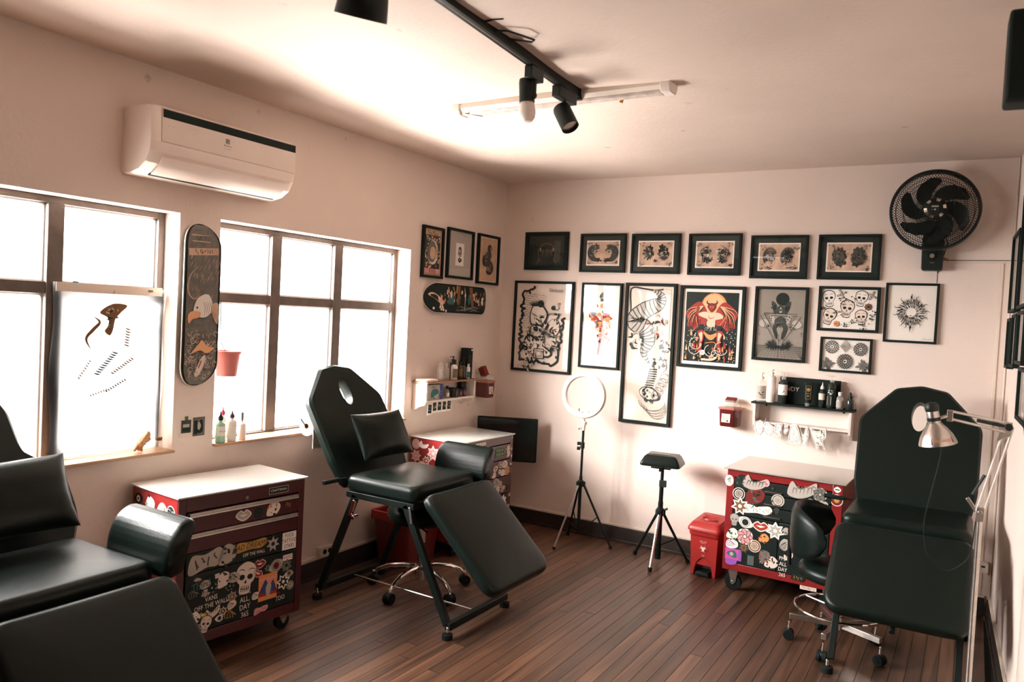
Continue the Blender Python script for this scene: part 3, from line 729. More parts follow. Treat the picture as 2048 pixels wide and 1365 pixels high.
def side_print(cab, w, d, zb, zt, seed, cols, n=16):
    """stickers on the end panel that faces the camera (local -x end)"""
    h = bpy.data.objects.new('side_panel', None)
    r = random.Random(seed); pts = []; t = 0
    while len(pts) < n and t < 2000:
        t += 1; s = r.uniform(.06, .12); u, v = r.uniform(-d / 2 + s * .5, d / 2 - s * .5 - .01), r.uniform(zt - .34, zt - .004 - s * .5)
        if any(math.hypot(u - a, v - b_) < (s + q) * .42 for a, b_, q in pts): continue
        pts.append((u, v, s)); o = sticker(r.choice(KINDS_), cab, u, v, s, r.uniform(-.4, .4), 0, cols=r.choice(cols))
        o.rotation_euler = (0, 0, -PI / 2); o.location = (-w / 2 - .0004 - r.uniform(0, .0005), 0, 0)
side_print(cl, w_, d_, zb, zt, 8, ['KW', 'WK', 'gW', 'KW', 'OW', 'AW'], 20)

# --- middle cabinet beside the corner
w_, d_, zb, zt = .64, .43, .095, .765
cm = cabinet('red tool cabinet covered with stickers behind the armrest of the middle chair', (.242, -.80, 0), R_(89), w_, d_, zb, zt, RED, GTOP, .010)
yf = -d_ / 2; hw = w_ / 2
b = MB().use(DRED); b.b2((-hw, yf, zb), (-hw + .035, yf + .012, zt)); b.b2((hw - .035, yf, zb), (hw, yf + .012, zt)); b.b2((-hw + .035, yf, zb), (hw - .035, yf + .012, zb + .05)); b.b2((-hw + .035, yf, zt - .055), (hw - .035, yf + .012, zt)); b.build('front_frame', cm, bevel=.002)
dz = zt - .058
for i, hh in enumerate((.11, .12, .13, .15)):
    panel('drawer', cm, DRED, -hw + .038, dz - hh + .003, hw - .038, dz - .003, yf - .004, .014)
    scatter(cm, -hw + .04, hw - .04, dz - hh, dz, 11, .05, .10, yf - .0055, ['CK', 'KC', 'AC', 'kC', 'NC', 'LA', 'WK', 'OC', 'GC'], 20 + i, keep=[(.14, dz - .05, .1, .035)] if i == 0 else ())
    if i == 0: sticker('text', cm, .14, dz - .05, .045, 0, yf - .0055, '~GUNSLIN|~ELECTRI', 'CE')
    dz -= hh
sticker('text', cm, -.1, zt - .026, .036, 0, yf - .002, '~TATTOO SUP', 'kW')
scatter(cm, hw - .034, hw - .001, zb, zt, 9, .022, .032, yf - .002, ['CK', 'OC', 'KC'], 44)
side_print(cm, w_, d_, zb, zt, 12, ['RW', 'kW', 'WR', 'KW', 'OW', 'kC'], 18)
o = sticker('text', cm, -.05, zb + .03, .05, 0, 0, '~Juan', 'KW'); o.rotation_euler = (0, 0, -PI / 2); o.location = (-w_ / 2 - .001, 0, 0)

# --- right cabinet against the back wall
w_, d_, zb, zt = .66, .54, .140, .757
cr = cabinet('red framed black tool cabinet with stickers by the back wall, next to the red bin', (2.378, -.305, 0), R_(-1.2), w_, d_, zb, zt, RED, GTOP2, .018)
yf = -d_ / 2; hw = w_ / 2
b = MB().use(RED); b.b2((-hw, yf, zb), (-hw + .045, yf + .012, zt)); b.b2((hw - .055, yf, zb), (hw, yf + .012, zt)); b.b2((-hw + .045, yf, zb), (hw - .055, yf + .012, zb + .045)); b.b2((-hw + .045, yf, zt - .045), (hw - .055, yf + .012, zt)); b.build('front_frame', cr, bevel=.002)
z = zt - .048; sy = yf - .0045
for i, hh in enumerate((.075, .075, .075)):
    dr = panel('drawer', cr, BLACK, -hw + .048, z - hh + .002, hw - .058, z - .002, yf - .003, .014)
    b = MB().use(MAT_H := mat('dull_brass', (.12, .10, .08), .4, .6)); b.b2((-.10, yf - .014, z - .058), (.0, yf - .003, z - .052)); b.build('pull', dr, bevel=.001); z -= hh
    b = MB().use(STEEL); b.cyl((-.055, yf - .008, z + .045), (-.055, yf - .002, z + .045), .006, seg=12); b.build('lock', dr)
panel('door', cr, BLACK, -hw + .048, zb + .048, -.01, z - .002, yf - .003, .014); panel('door', cr, BLACK, -.007, zb + .048, hw - .058, z - .002, yf - .003, .014)
def P2(px, py):   # zoomed-photo sticker position to face coordinates
    u = (px - 145) / (1115 - 145) * .66 - .33; top = 165 + (px - 145) * .135; bot = 1005 + (px - 145) * .19
    return u, zt - (py - top) / (bot - top) * (zt - zb)
def SP(kind, px, py, s, rot=0, txt=None, cols='KW'): u, v = P2(px, py); return sticker(kind, cr, u, v, s, rot, sy - random.uniform(0, .0005), txt, cols)
SP('leaf', 268, 262, .07, 0, None, 'gK'); SP('bird', 390, 290, .12, 0, None, 'gA'); SP('face', 492, 285, .04, 0, None, 'kC'); SP('round', 258, 375, .075, 0, None, 'KC')
SP('leaf', 400, 395, .12, .2, None, 'Lr'); SP('star', 275, 480, .10, 0, None, 'NW'); SP('cut', 425, 510, .068, .02, '~Felicit', 'AW'); SP('skull', 233, 595, .062, 0, None, 'GA')
SP('eye', 330, 615, .09, -.4, None, 'KW'); SP('lips', 465, 650, .10, 0, None, 'RC'); SP('star', 590, 685, .10, 0, None, 'AW'); SP('leaf', 225, 715, .075, 0, None, 'EW'); SP('flower', 333, 735, .095, 0, None, 'kW')
SP('leaf', 500, 750, .06, 0, None, 'NO'); SP('wave', 222, 798, .065, 0, None, 'VW'); SP('round', 422, 815, .075, 0, None, 'NC'); SP('star', 330, 830, .065, 0, None, 'Ng')
SP('card', 240, 885, .10, PI / 2, None, 'MV'); SP('wave', 222, 940, .06, 0, None, 'VV'); SP('text', 395, 935, .085, 0, 'H', 'RL'); SP('leaf', 512, 900, .075, .6, None, 'RG')
SP('text', 490, 950, .035, 0, 'PU', 'W-'); SP('leaf', 575, 955, .08, 0, None, 'KC'); SP('text', 672, 985, .052, -.02, 'PMA|ALL|DAY|365', 'W-'); SP('round', 597, 430, .075, 0, None, 'GC'); SP('skull', 592, 520, .035, 0, None, 'Kg')
SP('bird', 790, 345, .14, .15, None, 'GA'); SP('flower', 938, 375, .078, 0, None, 'GA'); SP('cut', 915, 465, .075, -.05, 'PROUD', 'KA'); SP('leaf', 680, 690, .05, 0, None, 'KA'); SP('wave', 675, 800, .06, 1.2, None, 'KA')
SP('bird', 715, 900, .05, .5, None, 'KC'); SP('leaf', 975, 700, .05, 0, None, 'YL'); SP('leaf', 975, 790, .05, 0, None, 'LA'); SP('cut', 800, 1075, .045, -.1, '~Kurz', 'YK')
SP('text', 890, 1160, .032, 0, '~SUPPLY C', 'NC')
u, v = P2(168, 265); k = Ink(org=(u - .002, v)); k.circ((0, 0), .026, 'W', .034); k.blob([(-.01, .01), (.008, .02), (.01, -.015), (-.005, -.01)], 'A'); k.line([(-.012, .0), (.0, .012), (.012, .016)], .003, 'K'); o = k.build('sticker', cr); o.location.y = yf - .001
k = Ink(org=(hw - .03, zt - .03)); k.blob([(-.02, 0), (0, .018), (.02, 0), (0, -.018)], 'W'); k.line([(-.012, 0), (.012, 0)], .006, 'K'); o = k.build('sticker', cr); o.location.y = yf - .001
k = Ink(org=(hw - .03, zt - .09)); k.circ((0, 0), .034, 'W'); k.circ((0, 0), .030, 'r'); k.circ((0, 0), .015, 'Y'); o = k.build('sticker', cr); o.location.y = yf - .001

# ================================================================== PICTURES
def picture(label, cat_loc, rot, w, h, fw_, draw, paper='W', mat_w=0., inner=None, tilt=0., group='framed prints', frame_m=MATTE, depth=.024):
    t = thing('picture_frame', label, 'picture', cat_loc, rot, group); t.rotation_euler = (0, 0, rot)
    R = Matrix.Rotation(tilt, 4, 'Y')
    b = MB().use(frame_m); b.X = R
    W2, H2 = w / 2, h / 2
    b.b2((-W2, -depth, H2 - fw_), (W2, 0, H2)); b.b2((-W2, -depth, -H2), (W2, 0, -H2 + fw_)); b.b2((-W2, -depth, -H2 + fw_), (-W2 + fw_, 0, H2 - fw_)); b.b2((W2 - fw_, -depth, -H2 + fw_), (W2, 0, H2 - fw_))
    b.build('frame', t, bevel=.002)
    iw, ih = w / 2 - fw_, h / 2 - fw_
    b = MB().use(INK[paper]); b.X = R; b.b2((-iw, -.007, -ih), (iw, -.003, ih)); b.build('mat_board' if mat_w else 'backing', t)
    k = Ink(rot=-tilt if tilt else 0); draw(k, iw - mat_w, ih - mat_w); o = k.build('print', t); o.location.y = -.0074
    b = MB().use(PICG); b.X = R; b.add([(-iw, -depth + .007, -ih), (iw, -depth + .007, -ih), (iw, -depth + .007, ih), (-iw, -depth + .007, ih)], [(0, 1, 2, 3)]); b.build('glass', t)
    return t
rnd_state = random.seed(11)
def d_arch(k, w, h):
    k.rect(-w, -h, w, h, 'K'); k.rect(w * .45, -h * .8, w * .8, h * .75, 'g')
    k.line([(-w * .55, -h * .85), (-w * .42, -h * .6), (-w * .5, -.0), (-w * .3, h * .42), (0, h * .55), (w * .3, h * .42), (w * .5, 0), (w * .42, -h * .6), (w * .58, -h * .85)], .006, 'N')
    k.blob([(-w * .40, -h * .55), (-w * .46, 0), (-w * .25, h * .34), (0, h * .45), (w * .25, h * .34), (w * .46, 0), (w * .40, -h * .55), (0, -h * .7)], 'K')
    for s in (-1, 1): k.circ((s * w * .36, h * .1), .006, 'W', .012); k.circ((s * w * .35, h * .1), .004, 'K', .009)
    for i in range(9): k.line([(-.05 + .012 * i, -.01), (-.04 + .01 * i, .02 - .003 * abs(i - 4)), (-.05 + .013 * i, -.045)], .005, random.choice('NgG'), 2)
def d_flash(style):
    def f(k, w, h):
        k.rect(-w - .0, -h, w, h, 'W'); w -= .009; h -= .009; k.rect(-w, -h, w, h, 'P')
        for sx in (-1, 1):
            for sy in (-1, 1): wisp(k, (sx * w * .85, sy * h * .8), w * .14, 5, ['N', 'G'], wmin=.2, wmax=.5)
        for s in (-1, 1):
            c = (s * w * .46, 0)
            if style == 'fish':
                b = [(c[0] - .03 * s, h * .66), (c[0] + s * w * .2, h * .5), (c[0] + s * w * .34, -h * .0), (c[0] + s * w * .14, -h * .5), (c[0] - s * w * .3, -h * .66)]
                scales(k, b, w * .34, 'g', 'K'); spiky(k, (c[0] - s * w * .02, h * .5), w * .22, h * .3, 15, 'g', .4); wisp(k, (c[0], h * .4), w * .26, 16, ['K', 'g', 'A', 'P']); spiky(k, (c[0] - s * w * .2, -h * .62), w * .22, h * .24, 11, 'K', .5); wisp(k, (c[0] + s * w * .2, 0), w * .2, 16, ['K', 'G', 'A'], wmin=.03, wmax=.08)
            elif style == 'head':
                spiky(k, (c[0], h * .05), w * .36, h * .66, 19, 'K', .35); spiky(k, (c[0] + s * w * .05, -h * .2), w * .26, h * .4, 13, 'g', .4); spiky(k, (c[0] - s * w * .1, h * .55), w * .2, h * .3, 9, 'K', .6)
                wisp(k, c, w * .30, 40, ['K', 'g', 'A', 'K', 'P'], wmin=.03, wmax=.1); k.circ((c[0] - .015 * s, h * .02), w * .055, 'C'); k.circ((c[0] - .015 * s, h * .02), w * .028, 'K')
            elif style == 'light':
                wisp(k, c, w * .34, 46, ['K', 'A', 'W', 'K', 'g'], wmin=.03, wmax=.12); spiky(k, (c[0], h * .25), w * .13, h * .22, 11, 'g', .3); k.ring((c[0], h * .2), w * .09, .005, 'K'); spiky(k, (c[0] - s * .005, -h * .45), w * .26, h * .32, 13, 'K', .55); wisp(k, (c[0], -h * .4), w * .2, 16, ['K', 'A', 'g'], wmin=.03, wmax=.1)
                k.line([(c[0] - s * w * .2, h * .8), (c[0] + w * .3 * s, h * .3), (c[0] + w * .2 * s, -h * .3), (c[0] + w * .25 * s, -h * .8)], .006, 'K', 2)
            elif style == 'tiger':
                for j in range(6): k.ring((c[0], .0), w * (.36 - .05 * j), .006 if j % 2 else .004, 'K' if j % 2 else 'g', 20, ry=h * (.75 - .1 * j), a0=.4, a1=3.9)
                if s < 0: spiky(k, (c[0] + .01, -h * .05), w * .2, h * .34, 15, 'G', .3)
                else: spiky(k, (c[0], h * .1), w * .26, h * .6, 17, 'K', .45)
                wisp(k, (c[0], -h * .1), w * .26, 40, ['K', 'g', 'C', 'K', 'A'], wmin=.03, wmax=.1); wisp(k, (c[0], -h * .6), w * .25, 20, ['K', 'g', 'C'], wmin=.03, wmax=.1)
            else:
                spiky(k, (c[0], h * .1), w * .37, h * .72, 21, 'g', .22); spiky(k, (c[0] - s * w * .08, -h * .35), w * .28, h * .45, 13, 'g', .4)
                wisp(k, c, w * .36, 70, ['K', 'G', 'K', 'N', 'G'], wmin=.02, wmax=.07); k.ring((c[0], h * .2), w * .11, .003, 'G')
        k.circ((w * .9, -h * .85), .005, 'K'); k.line([(w * .8, -h * .8), (w * .85, -h * .9), (w * .9, -h * .78)], .002, 'K')
        if style == 'head': k.circ((0, -h * .6), w * .09, 'g'); wisp(k, (0, -h * .6), w * .1, 8, ['K', 'A'])
    return f
def wavy_border(k, w, h, wd, gap):
    pts = []
    def side(x0, y0, x1, y1, nx, ny):
        n = int(math.hypot(x1 - x0, y1 - y0) / .018)
        for i in range(n):
            t = i / n; a = rnd(-.014, .016) if i % 2 else rnd(.0, .02); pts.append((x0 + (x1 - x0) * t + nx * a, y0 + (y1 - y0) * t + ny * a))
    side(-w * .35, h, -w * .82, h * .8, .3, -1); side(-w * .84, h * .78, -w * .86, -h * .8, 1, 0); side(-w * .84, -h * .86, w * .5, -h * .92, 0, 1); side(w * .66, -h * .85, w * .84, h * .3, -1, 0)
    k.line(pts[:len(pts)], wd, 'K', 0, k=4)
    for i in range(0, len(pts) - 3, 3):
        x, y = pts[i]; k.line([(x, y), (x * .93 + rnd(-.012, .012), y * .95 + rnd(-.012, .012)), (x * .9, y * .93)], wd * 1.1, 'K', 1, k=3)
def d_punk(k, w, h):
    k.rect(-w, -h, w, h, 'C'); w -= .015; h -= .02
    for i in range(16):   # brick ground behind the figure
        y = h * .82 - i * .018
        k.line([(-w * .75, y), (w * .1, y - .02)], .0018, 'K', smooth=False)
        for j in range(5): x = -w * .7 + j * .04 + (i % 2) * .02; k.line([(x, y), (x - .006, y - .016)], .0016, 'K', smooth=False)
    wavy_border(k, w, h, .017, 0)
    k.blob([(-w * .35, h * .55), (-w * .5, h * .3), (-w * .45, h * .05), (-w * .2, -h * .05), (.02, h * .05), (.05, h * .3), (.0, h * .52)], 'K'); k.blob([(-w * .33, h * .52), (-w * .46, h * .3), (-w * .41, h * .07), (-w * .2, -h * .02), (.0, h * .07), (.035, h * .3), (-.01, h * .5)], 'C')
    for i in range(22):
        a = PI * (.15 + .75 * i / 21); k.line([(-.055 + .03 * math.cos(a), h * .5), (-.055 + .075 * math.cos(a), h * .5 + .055 * math.sin(a))], .006, 'K', 1, smooth=False)
    k.circ((-.02, h * .56), .028, 'K')
    k.line([(-.10, h * .33), (-.07, h * .28), (-.04, h * .24)], .006, 'K', 2); k.line([(-.03, h * .3), (.0, h * .26), (.025, h * .3)], .006, 'K', 2); k.circ((-.07, h * .2), .005, 'K'); k.blob([(-.03, h * .23), (-.005, h * .26), (.02, h * .23), (-.005, h * .21)], 'K')
    k.line([(-.09, h * .07), (-.06, h * .03), (-.02, h * .05)], .012, 'K', 2)
    for i in range(7): k.circ((-.12 + i * .018, h * (-.04 + .01 * (i % 2))), .006, 'K', n=8)
    k.circ((.105, -h * .0), .052, 'K', .066); k.circ((.104, -h * .0), .049, 'C', .063)
    for i in range(8): k.circ((.104 + rnd(-.03, .03), rnd(-.04, .04)), .002, 'K', n=6)
    wisp(k, (.09, h * .12), .07, 14, ['K'], wmin=.03, wmax=.09); k.circ((.09, h * .47), .017, 'K', n=9); wisp(k, (.12, h * .52), .035, 10, ['K'])
    k.blob([(-.15, -.12), (-.1, -.06), (.02, -.14), (.1, -.2), (.05, -.24), (-.05, -.2)], 'K'); k.blob([(-.135, -.125), (-.1, -.08), (.02, -.155), (.085, -.2), (.05, -.225), (-.05, -.19)], 'C')
    wisp(k, (-.11, -.16), .06, 26, ['K', 'K', 'C']); k.rect(-.06, -.25, .03, -.17, 'K'); k.rect(-.053, -.243, .023, -.177, 'C'); k.frame(-.045, -.235, .015, -.185, .004, 'K'); k.frame(-.034, -.226, .004, -.194, .003, 'K')
    wisp(k, (-.04, -.05), .10, 40, ['K', 'K', 'C'], wmin=.03, wmax=.07); wisp(k, (.06, -.12), .09, 24, ['K', 'C', 'K'], wmin=.03, wmax=.08); wisp(k, (-.1, -.27), .07, 24, ['K', 'C', 'K'], wmin=.04, wmax=.1)
    for c in ((.02, -.05), (.10, -.17)):
        k.circ(c, .016, 'K'); [k.line([c, (c[0] + .035 * math.cos(a), c[1] + .03 * math.sin(a) + .012), (c[0] + .055 * math.cos(a), c[1] + .045 * math.sin(a) - .01)], .004, 'K', 1) for a in [i * PI / 4 for i in range(8)]]
    k.text('Revolucion', (.115, h * .9), .042, 'K', sx=.65, shear=.35); k.text('RESISTENCIA', (.12, h * .32), .026, 'K', sx=.75)
    k.text('~------------', (-w * .7, -h * .985), .012, 'g')
def d_red_figure(k, w, h):
    k.rect(-w, -h, w, h, 'W'); k.blob([(.0, h * .62), (-.02, h * .72), (.0, h * .82), (.03, h * .82), (.05, h * .7), (.03, h * .58)], 'G'); wisp(k, (.02, h * .7), .035, 22, ['K', 'g', 'A'])
    wisp(k, (-.02, h * .22), .085, 40, ['R', 'R', 'O', 'k', 'g', 'R'], wmin=.08, wmax=.25); wisp(k, (.02, -h * .05), .07, 30, ['O', 'R', 'k', 'B', 'O'], wmin=.06, wmax=.2)
    wisp(k, (.03, -h * .33), .045, 18, ['k', 'R', 'A', 'K'], wmin=.06, wmax=.2); k.line([(.0, -h * .4), (-.005, -h * .55), (-.01, -h * .72)], .004, 'R')
    for i in range(9): k.line([(-.115 + rnd(-.006, .006), h * (.35 - .12 * i)), (-.1 + rnd(-.01, .01), h * (.28 - .12 * i))], .014, random.choice('KgRK'), 2, smooth=False)
    for i in range(8): a = .2 + i * .16; k.line([(.075 + .02 * i * .3, h * (.55 - i * .08)), (.095, h * (.52 - i * .08))], .010, 'A', 2, smooth=False)
    k.rect(.115, -h * .9, .122, -h * .86, 'k')
def d_dragon(k, w, h):
    k.rect(-w, -h, w, h, 'C'); w -= .02; h -= .02
    k.line([(-w, -h * .9), (-w, h), (w * .3, h), (w, h), (w, h * .2)], .006, 'A', smooth=False); k.line([(-w, h * .4), (-w * .98, h * .7), (-w, h), (-w * .3, h * 1.0), (w * .2, h * .98), (w * .6, h)], .012, 'K', 0)
    scales(k, [(w * .1, h * .98), (w * .5, h * .9), (w * .4, h * .78), (-w * .3, h * .66), (-w * .75, h * .5), (-w * .2, h * .38), (-.0, h * .2), (-w * .2, h * .02), (w * .1, -h * .15)], .11, 'A', 'g')
    for i in range(18): t = i / 17; k.line([(-w * .25 + .02 * math.sin(t * 5), h * (.42 - t * .55)), (-w * .02 + .02 * math.sin(t * 5), h * (.40 - t * .55))], .006, 'K', 2, smooth=False)
    wisp(k, (w * .5, h * .42), .07, 26, ['R', 'k', 'K', 'A', 'C'], wmin=.04, wmax=.12); wisp(k, (-w * .6, h * .2), .06, 20, ['g', 'K', 'A']); wisp(k, (w * .85, h * .15), .05, 18, ['g', 'A', 'K'])
    k.blob([(w * .35, -h * .12), (w * .75, -h * .02), (w * .95, -h * .2), (w * .6, -h * .28)], 'C'); wisp(k, (w * .6, -h * .12), .05, 22, ['K', 'K', 'g'])
    for i in range(13): k.rect(w * .15 - .004 * i, -h * .24 - i * .0165, w * .15 + .058 - .004 * i, -h * .24 - i * .0165 + .009, 'K')
    k.line([(w * .15, -h * .22), (w * .02, -h * .6)], .004, 'K', smooth=False); k.blob([(-w * .3, -h * .56), (0, -h * .5), (w * .5, -h * .55), (w * .7, -h * .68), (w * .2, -h * .72), (-w * .2, -h * .66)], 'K'); k.blob([(-w * .27, -h * .57), (0, -h * .515), (w * .47, -h * .56), (w * .62, -h * .665), (w * .2, -h * .70), (-w * .18, -h * .65)], 'C')
    wisp(k, (w * .2, -h * .62), .06, 18, ['K', 'g', 'A'])
    for i in range(4): k.ring((w * .35 + .012 * i, -h * .72 - .018 * i), .10 - .012 * i, .004, 'G' if i else 'g', 20, ry=.07, a0=PI, a1=2 * PI); 
    for i in range(5): k.ring((w * (.9 - .1 * i), -h * (.35 + .07 * i)), .03, .004, 'G', 14)
def d_demon(k, w, h):
    k.rect(-w, -h, w, h, 'K')
    k.circ((.015, h * .62), .088, 'O'); k.circ((.012, h * .64), .075, 'o')
    for s in (-1, 1):        # bat wings
        tips = [(s * .175, h * .30), (s * .168, h * .02), (s * .125, -h * .10), (s * .06, h * .0)]
        k.blob([(s * .03, h * .42), (s * .08, h * .72), (s * .14, h * .60), (s * .182, h * .38), (s * .158, h * .16), (s * .166, -h * .0), (s * .13, .0), (s * .12, -h * .12), (s * .085, -h * .0), (s * .04, h * .05)], 'R', 6)
        for j, tp in enumerate([(s * .182, h * .38), (s * .17, h * .18), (s * .166, h * .02), (s * .13, -h * .08), (s * .09, -h * .02)]):
            k.line([(s * .06, h * .60), ((s * .06 + tp[0]) / 2 + s * .03, (h * .66 + tp[1]) / 2), tp], .006, 'o', 1); k.line([(s * .055, h * .58), ((s * .06 + tp[0]) / 2 + s * .022, (h * .62 + tp[1]) / 2), (tp[0] - s * .006, tp[1])], .006, 'K', 2)
            for q in range(4): k.line([(s * (.07 + .022 * q), tp[1] + .05 - .01 * q), (s * (.085 + .022 * q), tp[1] + .035 - .01 * q), (s * (.095 + .02 * q), tp[1] + .05)], .004, 'r', 2)
    k.blob([(-.022, h * .52), (-.03, h * .60), (-.018, h * .68), (.018, h * .68), (.03, h * .6), (.02, h * .5), (.0, h * .43)], 'r'); k.blob([(-.016, h * .54), (-.02, h * .6), (.0, h * .64), (.02, h * .6), (.014, h * .53), (0, h * .48)], 'R')
    for s in (-1, 1): k.line([(s * .02, h * .66), (s * .035, h * .70), (s * .03, h * .78)], .010, 'K', 1); k.circ((s * .009, h * .58), .003, 'o')
    k.blob([(-.10, h * .36), (-.05, h * .44), (0, h * .40), (.05, h * .42), (.09, h * .30), (.06, h * .24), (.03, h * .20), (.03, h * .06), (-.0, h * .0), (-.03, h * .08), (-.025, h * .22), (-.06, h * .28)], 'B'); k.line([(-.02, h * .35), (-.01, h * .25), (.03, h * .3)], .005, 'R', 2); k.line([(0, h * .2), (.0, h * .05)], .004, 'R', 2, smooth=False)
    k.line([(-.09, h * .36), (-.11, h * .32), (-.095, h * .52), (-.10, h * .58)], .016, 'R'); k.line([(.085, h * .32), (.10, h * .2), (.06, h * .12)], .016, 'R'); k.line([(.10, h * .3), (.0, -h * .35)], .004, 'O', smooth=False)
    k.blob([(-.085, .0), (-.06, h * .08), (0, -.005), (.07, h * .06), (.075, -h * .05), (.04, -h * .2), (0, -h * .25), (-.04, -h * .2)], 'K')
    for i in range(40): k.circ((rnd(-.045, .045), -.004 + rnd(-.022, .016)), .0026, 'C', n=5)
    k.blob([(-.05, -h * .12), (-.02, -h * .32), (.02, -h * .35), (.06, -h * .12), (.0, -h * .22)], 'O')
    for s in (-1, 1):
        k.blob([(s * .05, -h * .10), (s * .09, -h * .14), (s * .075, -h * .36), (s * .085, -h * .60), (s * .10, -h * .68), (s * .06, -h * .70), (s * .052, -h * .5), (s * .045, -h * .3)], 'R'); k.blob([(s * .055, -h * .16), (s * .08, -h * .20), (s * .068, -h * .34), (s * .07, -h * .58), (s * .06, -h * .6), (s * .056, -h * .45)], 'B')
    for i in range(150):
        x, y = rnd(-w * .96, w * .96), -h * rnd(.10, .97)
        if abs(x) < .10 and y > -h * .7: continue
        k.circ((x, y), .0028, 'W', n=6)
    for i in range(34):
        x = rnd(-w * .9, w * .9); y = -h * rnd(.2, .95)
        if abs(x) > .05 or y < -h * .6: flame(k, x, y, rnd(.025, .05), random.choice('ORo'), rnd(-.2, .3), .3); 
    for i in range(5): k.ring((rnd(-.11, .11), -h * rnd(.45, .8)), rnd(.02, .045), .004, 'C', 16, a0=rnd(0, 3), a1=6)
    k.line([(-.03, -h * .46), (.03, -h * .42), (.05, -h * .55), (.02, -h * .62)], .004, 'O'); k.circ((-.045, -h * .73), .018, 'W'); k.line([(-.06, -h * .73), (-.04, -h * .72)], .004, 'K', smooth=False)
    k.blob([(-.04, -h * .95), (-.05, -h * .90), (.01, -h * .9), (.05, -h * .84), (.055, -h * .88), (.02, -h * .95)], 'B')
def d_occult(k, w, h):
    k.rect(-w, -h, w, h, 'S'); k.circ((.008, h * .72), .043, 'K', n=32)
    for s in (-1, 1):
        k.blob([(s * .022, h * .36), (s * .028, h * .56), (s * .06, h * .66), (s * .055, h * .45), (s * .035, h * .28)], 'g'); k.circ((s * .042, h * .46), .014, 'K', n=9); wisp(k, (s * .045, h * .45), .025, 9, ['K', 'g'])
        k.blob([(s * .035, h * .1), (s * .05, h * .26), (s * .07, h * .2), (s * .05, h * .02)], 'A'); wisp(k, (s * .05, h * .16), .022, 7, ['K', 'g'])
        k.circ((s * .105, h * .0), .035, 'A', .028, rot=-.3 * s); k.ring((s * .105, h * .0), .034, .003, 'g', 18, ry=.027, a0=PI * .9, a1=PI * 1.9); wisp(k, (s * .08, -h * .07), .02, 8, ['g', 'K'])
        k.blob([(s * .01, -h * .0), (s * .04, -h * .02), (s * .045, -h * .2), (s * .02, -h * .45), (s * .012, -h * .3), (s * .022, -h * .15)], 'g'); k.line([(s * .012, -.02), (s * .03, -h * .12), (s * .018, -h * .42)], .004, 'K')
        wisp(k, (s * .145, -h * .28), .02, 8, ['g', 'G'], wmin=.05, wmax=.12)
    k.blob([(-.02, h * .3), (-.028, h * .42), (0, h * .56), (.028, h * .42), (.02, h * .3)], 'g'); k.blob([(-.008, h * .34), (0, h * .5), (.008, h * .34)], 'A'); k.circ((0, h * .4), .006, 'K')
    k.blob([(-.035, h * .02), (-.03, h * .14), (0, h * .22), (.03, h * .14), (.035, h * .02), (0, -h * .07)], 'g'); wisp(k, (0, h * .06), .03, 22, ['K', 'G', 'g'])
    def tri(c, s_, t): k.line([(c[0] - s_, c[1]), (c[0] + s_, c[1]), (c[0], c[1] - s_ * 1.75), (c[0] - s_, c[1])], t, 'K', smooth=False)
    tri((0, h * .30), .105, .0045); k.line([(-.078, h * .24), (-.13, h * .24), (-.028, -h * .50)], .0035, 'K', smooth=False); k.line([(.078, h * .24), (.13, h * .22), (.03, -h * .50)], .0035, 'K', smooth=False); k.line([(-.06, h * .24), (.06, h * .22)], .0035, 'K', smooth=False)
    for i in range(46): a = rnd(.05, PI - .05); s = random.choice((-1, 1)); c = (s * rnd(.02, .055), -h * .62); k.line([c, (c[0] + s * abs(math.cos(a)) * .045, c[1] + .055 * math.sin(a) - .01)], .007, random.choice('KKg'), 1, smooth=False)
    for i in range(40): a = rnd(PI, 2 * PI); c = (rnd(-.06, .06), -h * .64); k.line([c, (c[0] + math.cos(a) * .04, c[1] + .035 * math.sin(a))], .008, 'K', 1, smooth=False)
    for i in range(8): y = -h * .64 - .062 * (i / 8) ** 1.5 * 1.3; k.line([(-w, y), (w, y)], .0012, 'K', smooth=False)
    for i in range(-14, 15): k.line([(i * .012, -h * .62), (max(-w, min(w, i * .024)), -h)], .0012, 'K', smooth=False)
    k.line([(0, -h * .3), (0, -h)], .003, 'K', smooth=False)
def d_skulls(k, w, h):
    k.rect(-w, -h, w, h, 'W')
    for c, s, r, f in (((-.118, .062), .085, .15, 'W'), ((-.008, .0), .09, -.12, 'C'), ((.072, .068), .080, -.15, 'W'), ((-.112, -.052), .085, -.3, 'C'), ((.078, -.05), .075, .1, 'C')): skull(k, c, s, r, f)
    flower(k, (.115, .018), .022, 8, 'N', 'K', 'K'); flower(k, (-.065, -.095), .018, 8, 'O', 'N', 'N')
    for c, r in (((-.045, .095), .5), ((.13, .09), 1.1)):
        for a in (r, r + 1.5): k.line([(c[0] - .03 * math.cos(a), c[1] - .03 * math.sin(a)), (c[0] + .03 * math.cos(a), c[1] + .03 * math.sin(a))], .009, 'K', smooth=False); k.line([(c[0] - .026 * math.cos(a), c[1] - .026 * math.sin(a)), (c[0] + .026 * math.cos(a), c[1] + .026 * math.sin(a))], .004, 'C', smooth=False)
    for c, cl_ in (((.035, -.07), 'E'), ((.12, -.065), 'E'), ((-.035, .05), 'K'), ((.02, .06), 'K'), ((-.15, .0), 'K'), ((.15, -.03), 'K'), ((-.01, -.09), 'K'), ((.08, -.10), 'K'), ((-.06, -.03), 'G')): wisp(k, c, .024, 9, [cl_, 'K', cl_])
    k.text('~FLASH SHEET', (.1, -h * .94), .007, 'g')
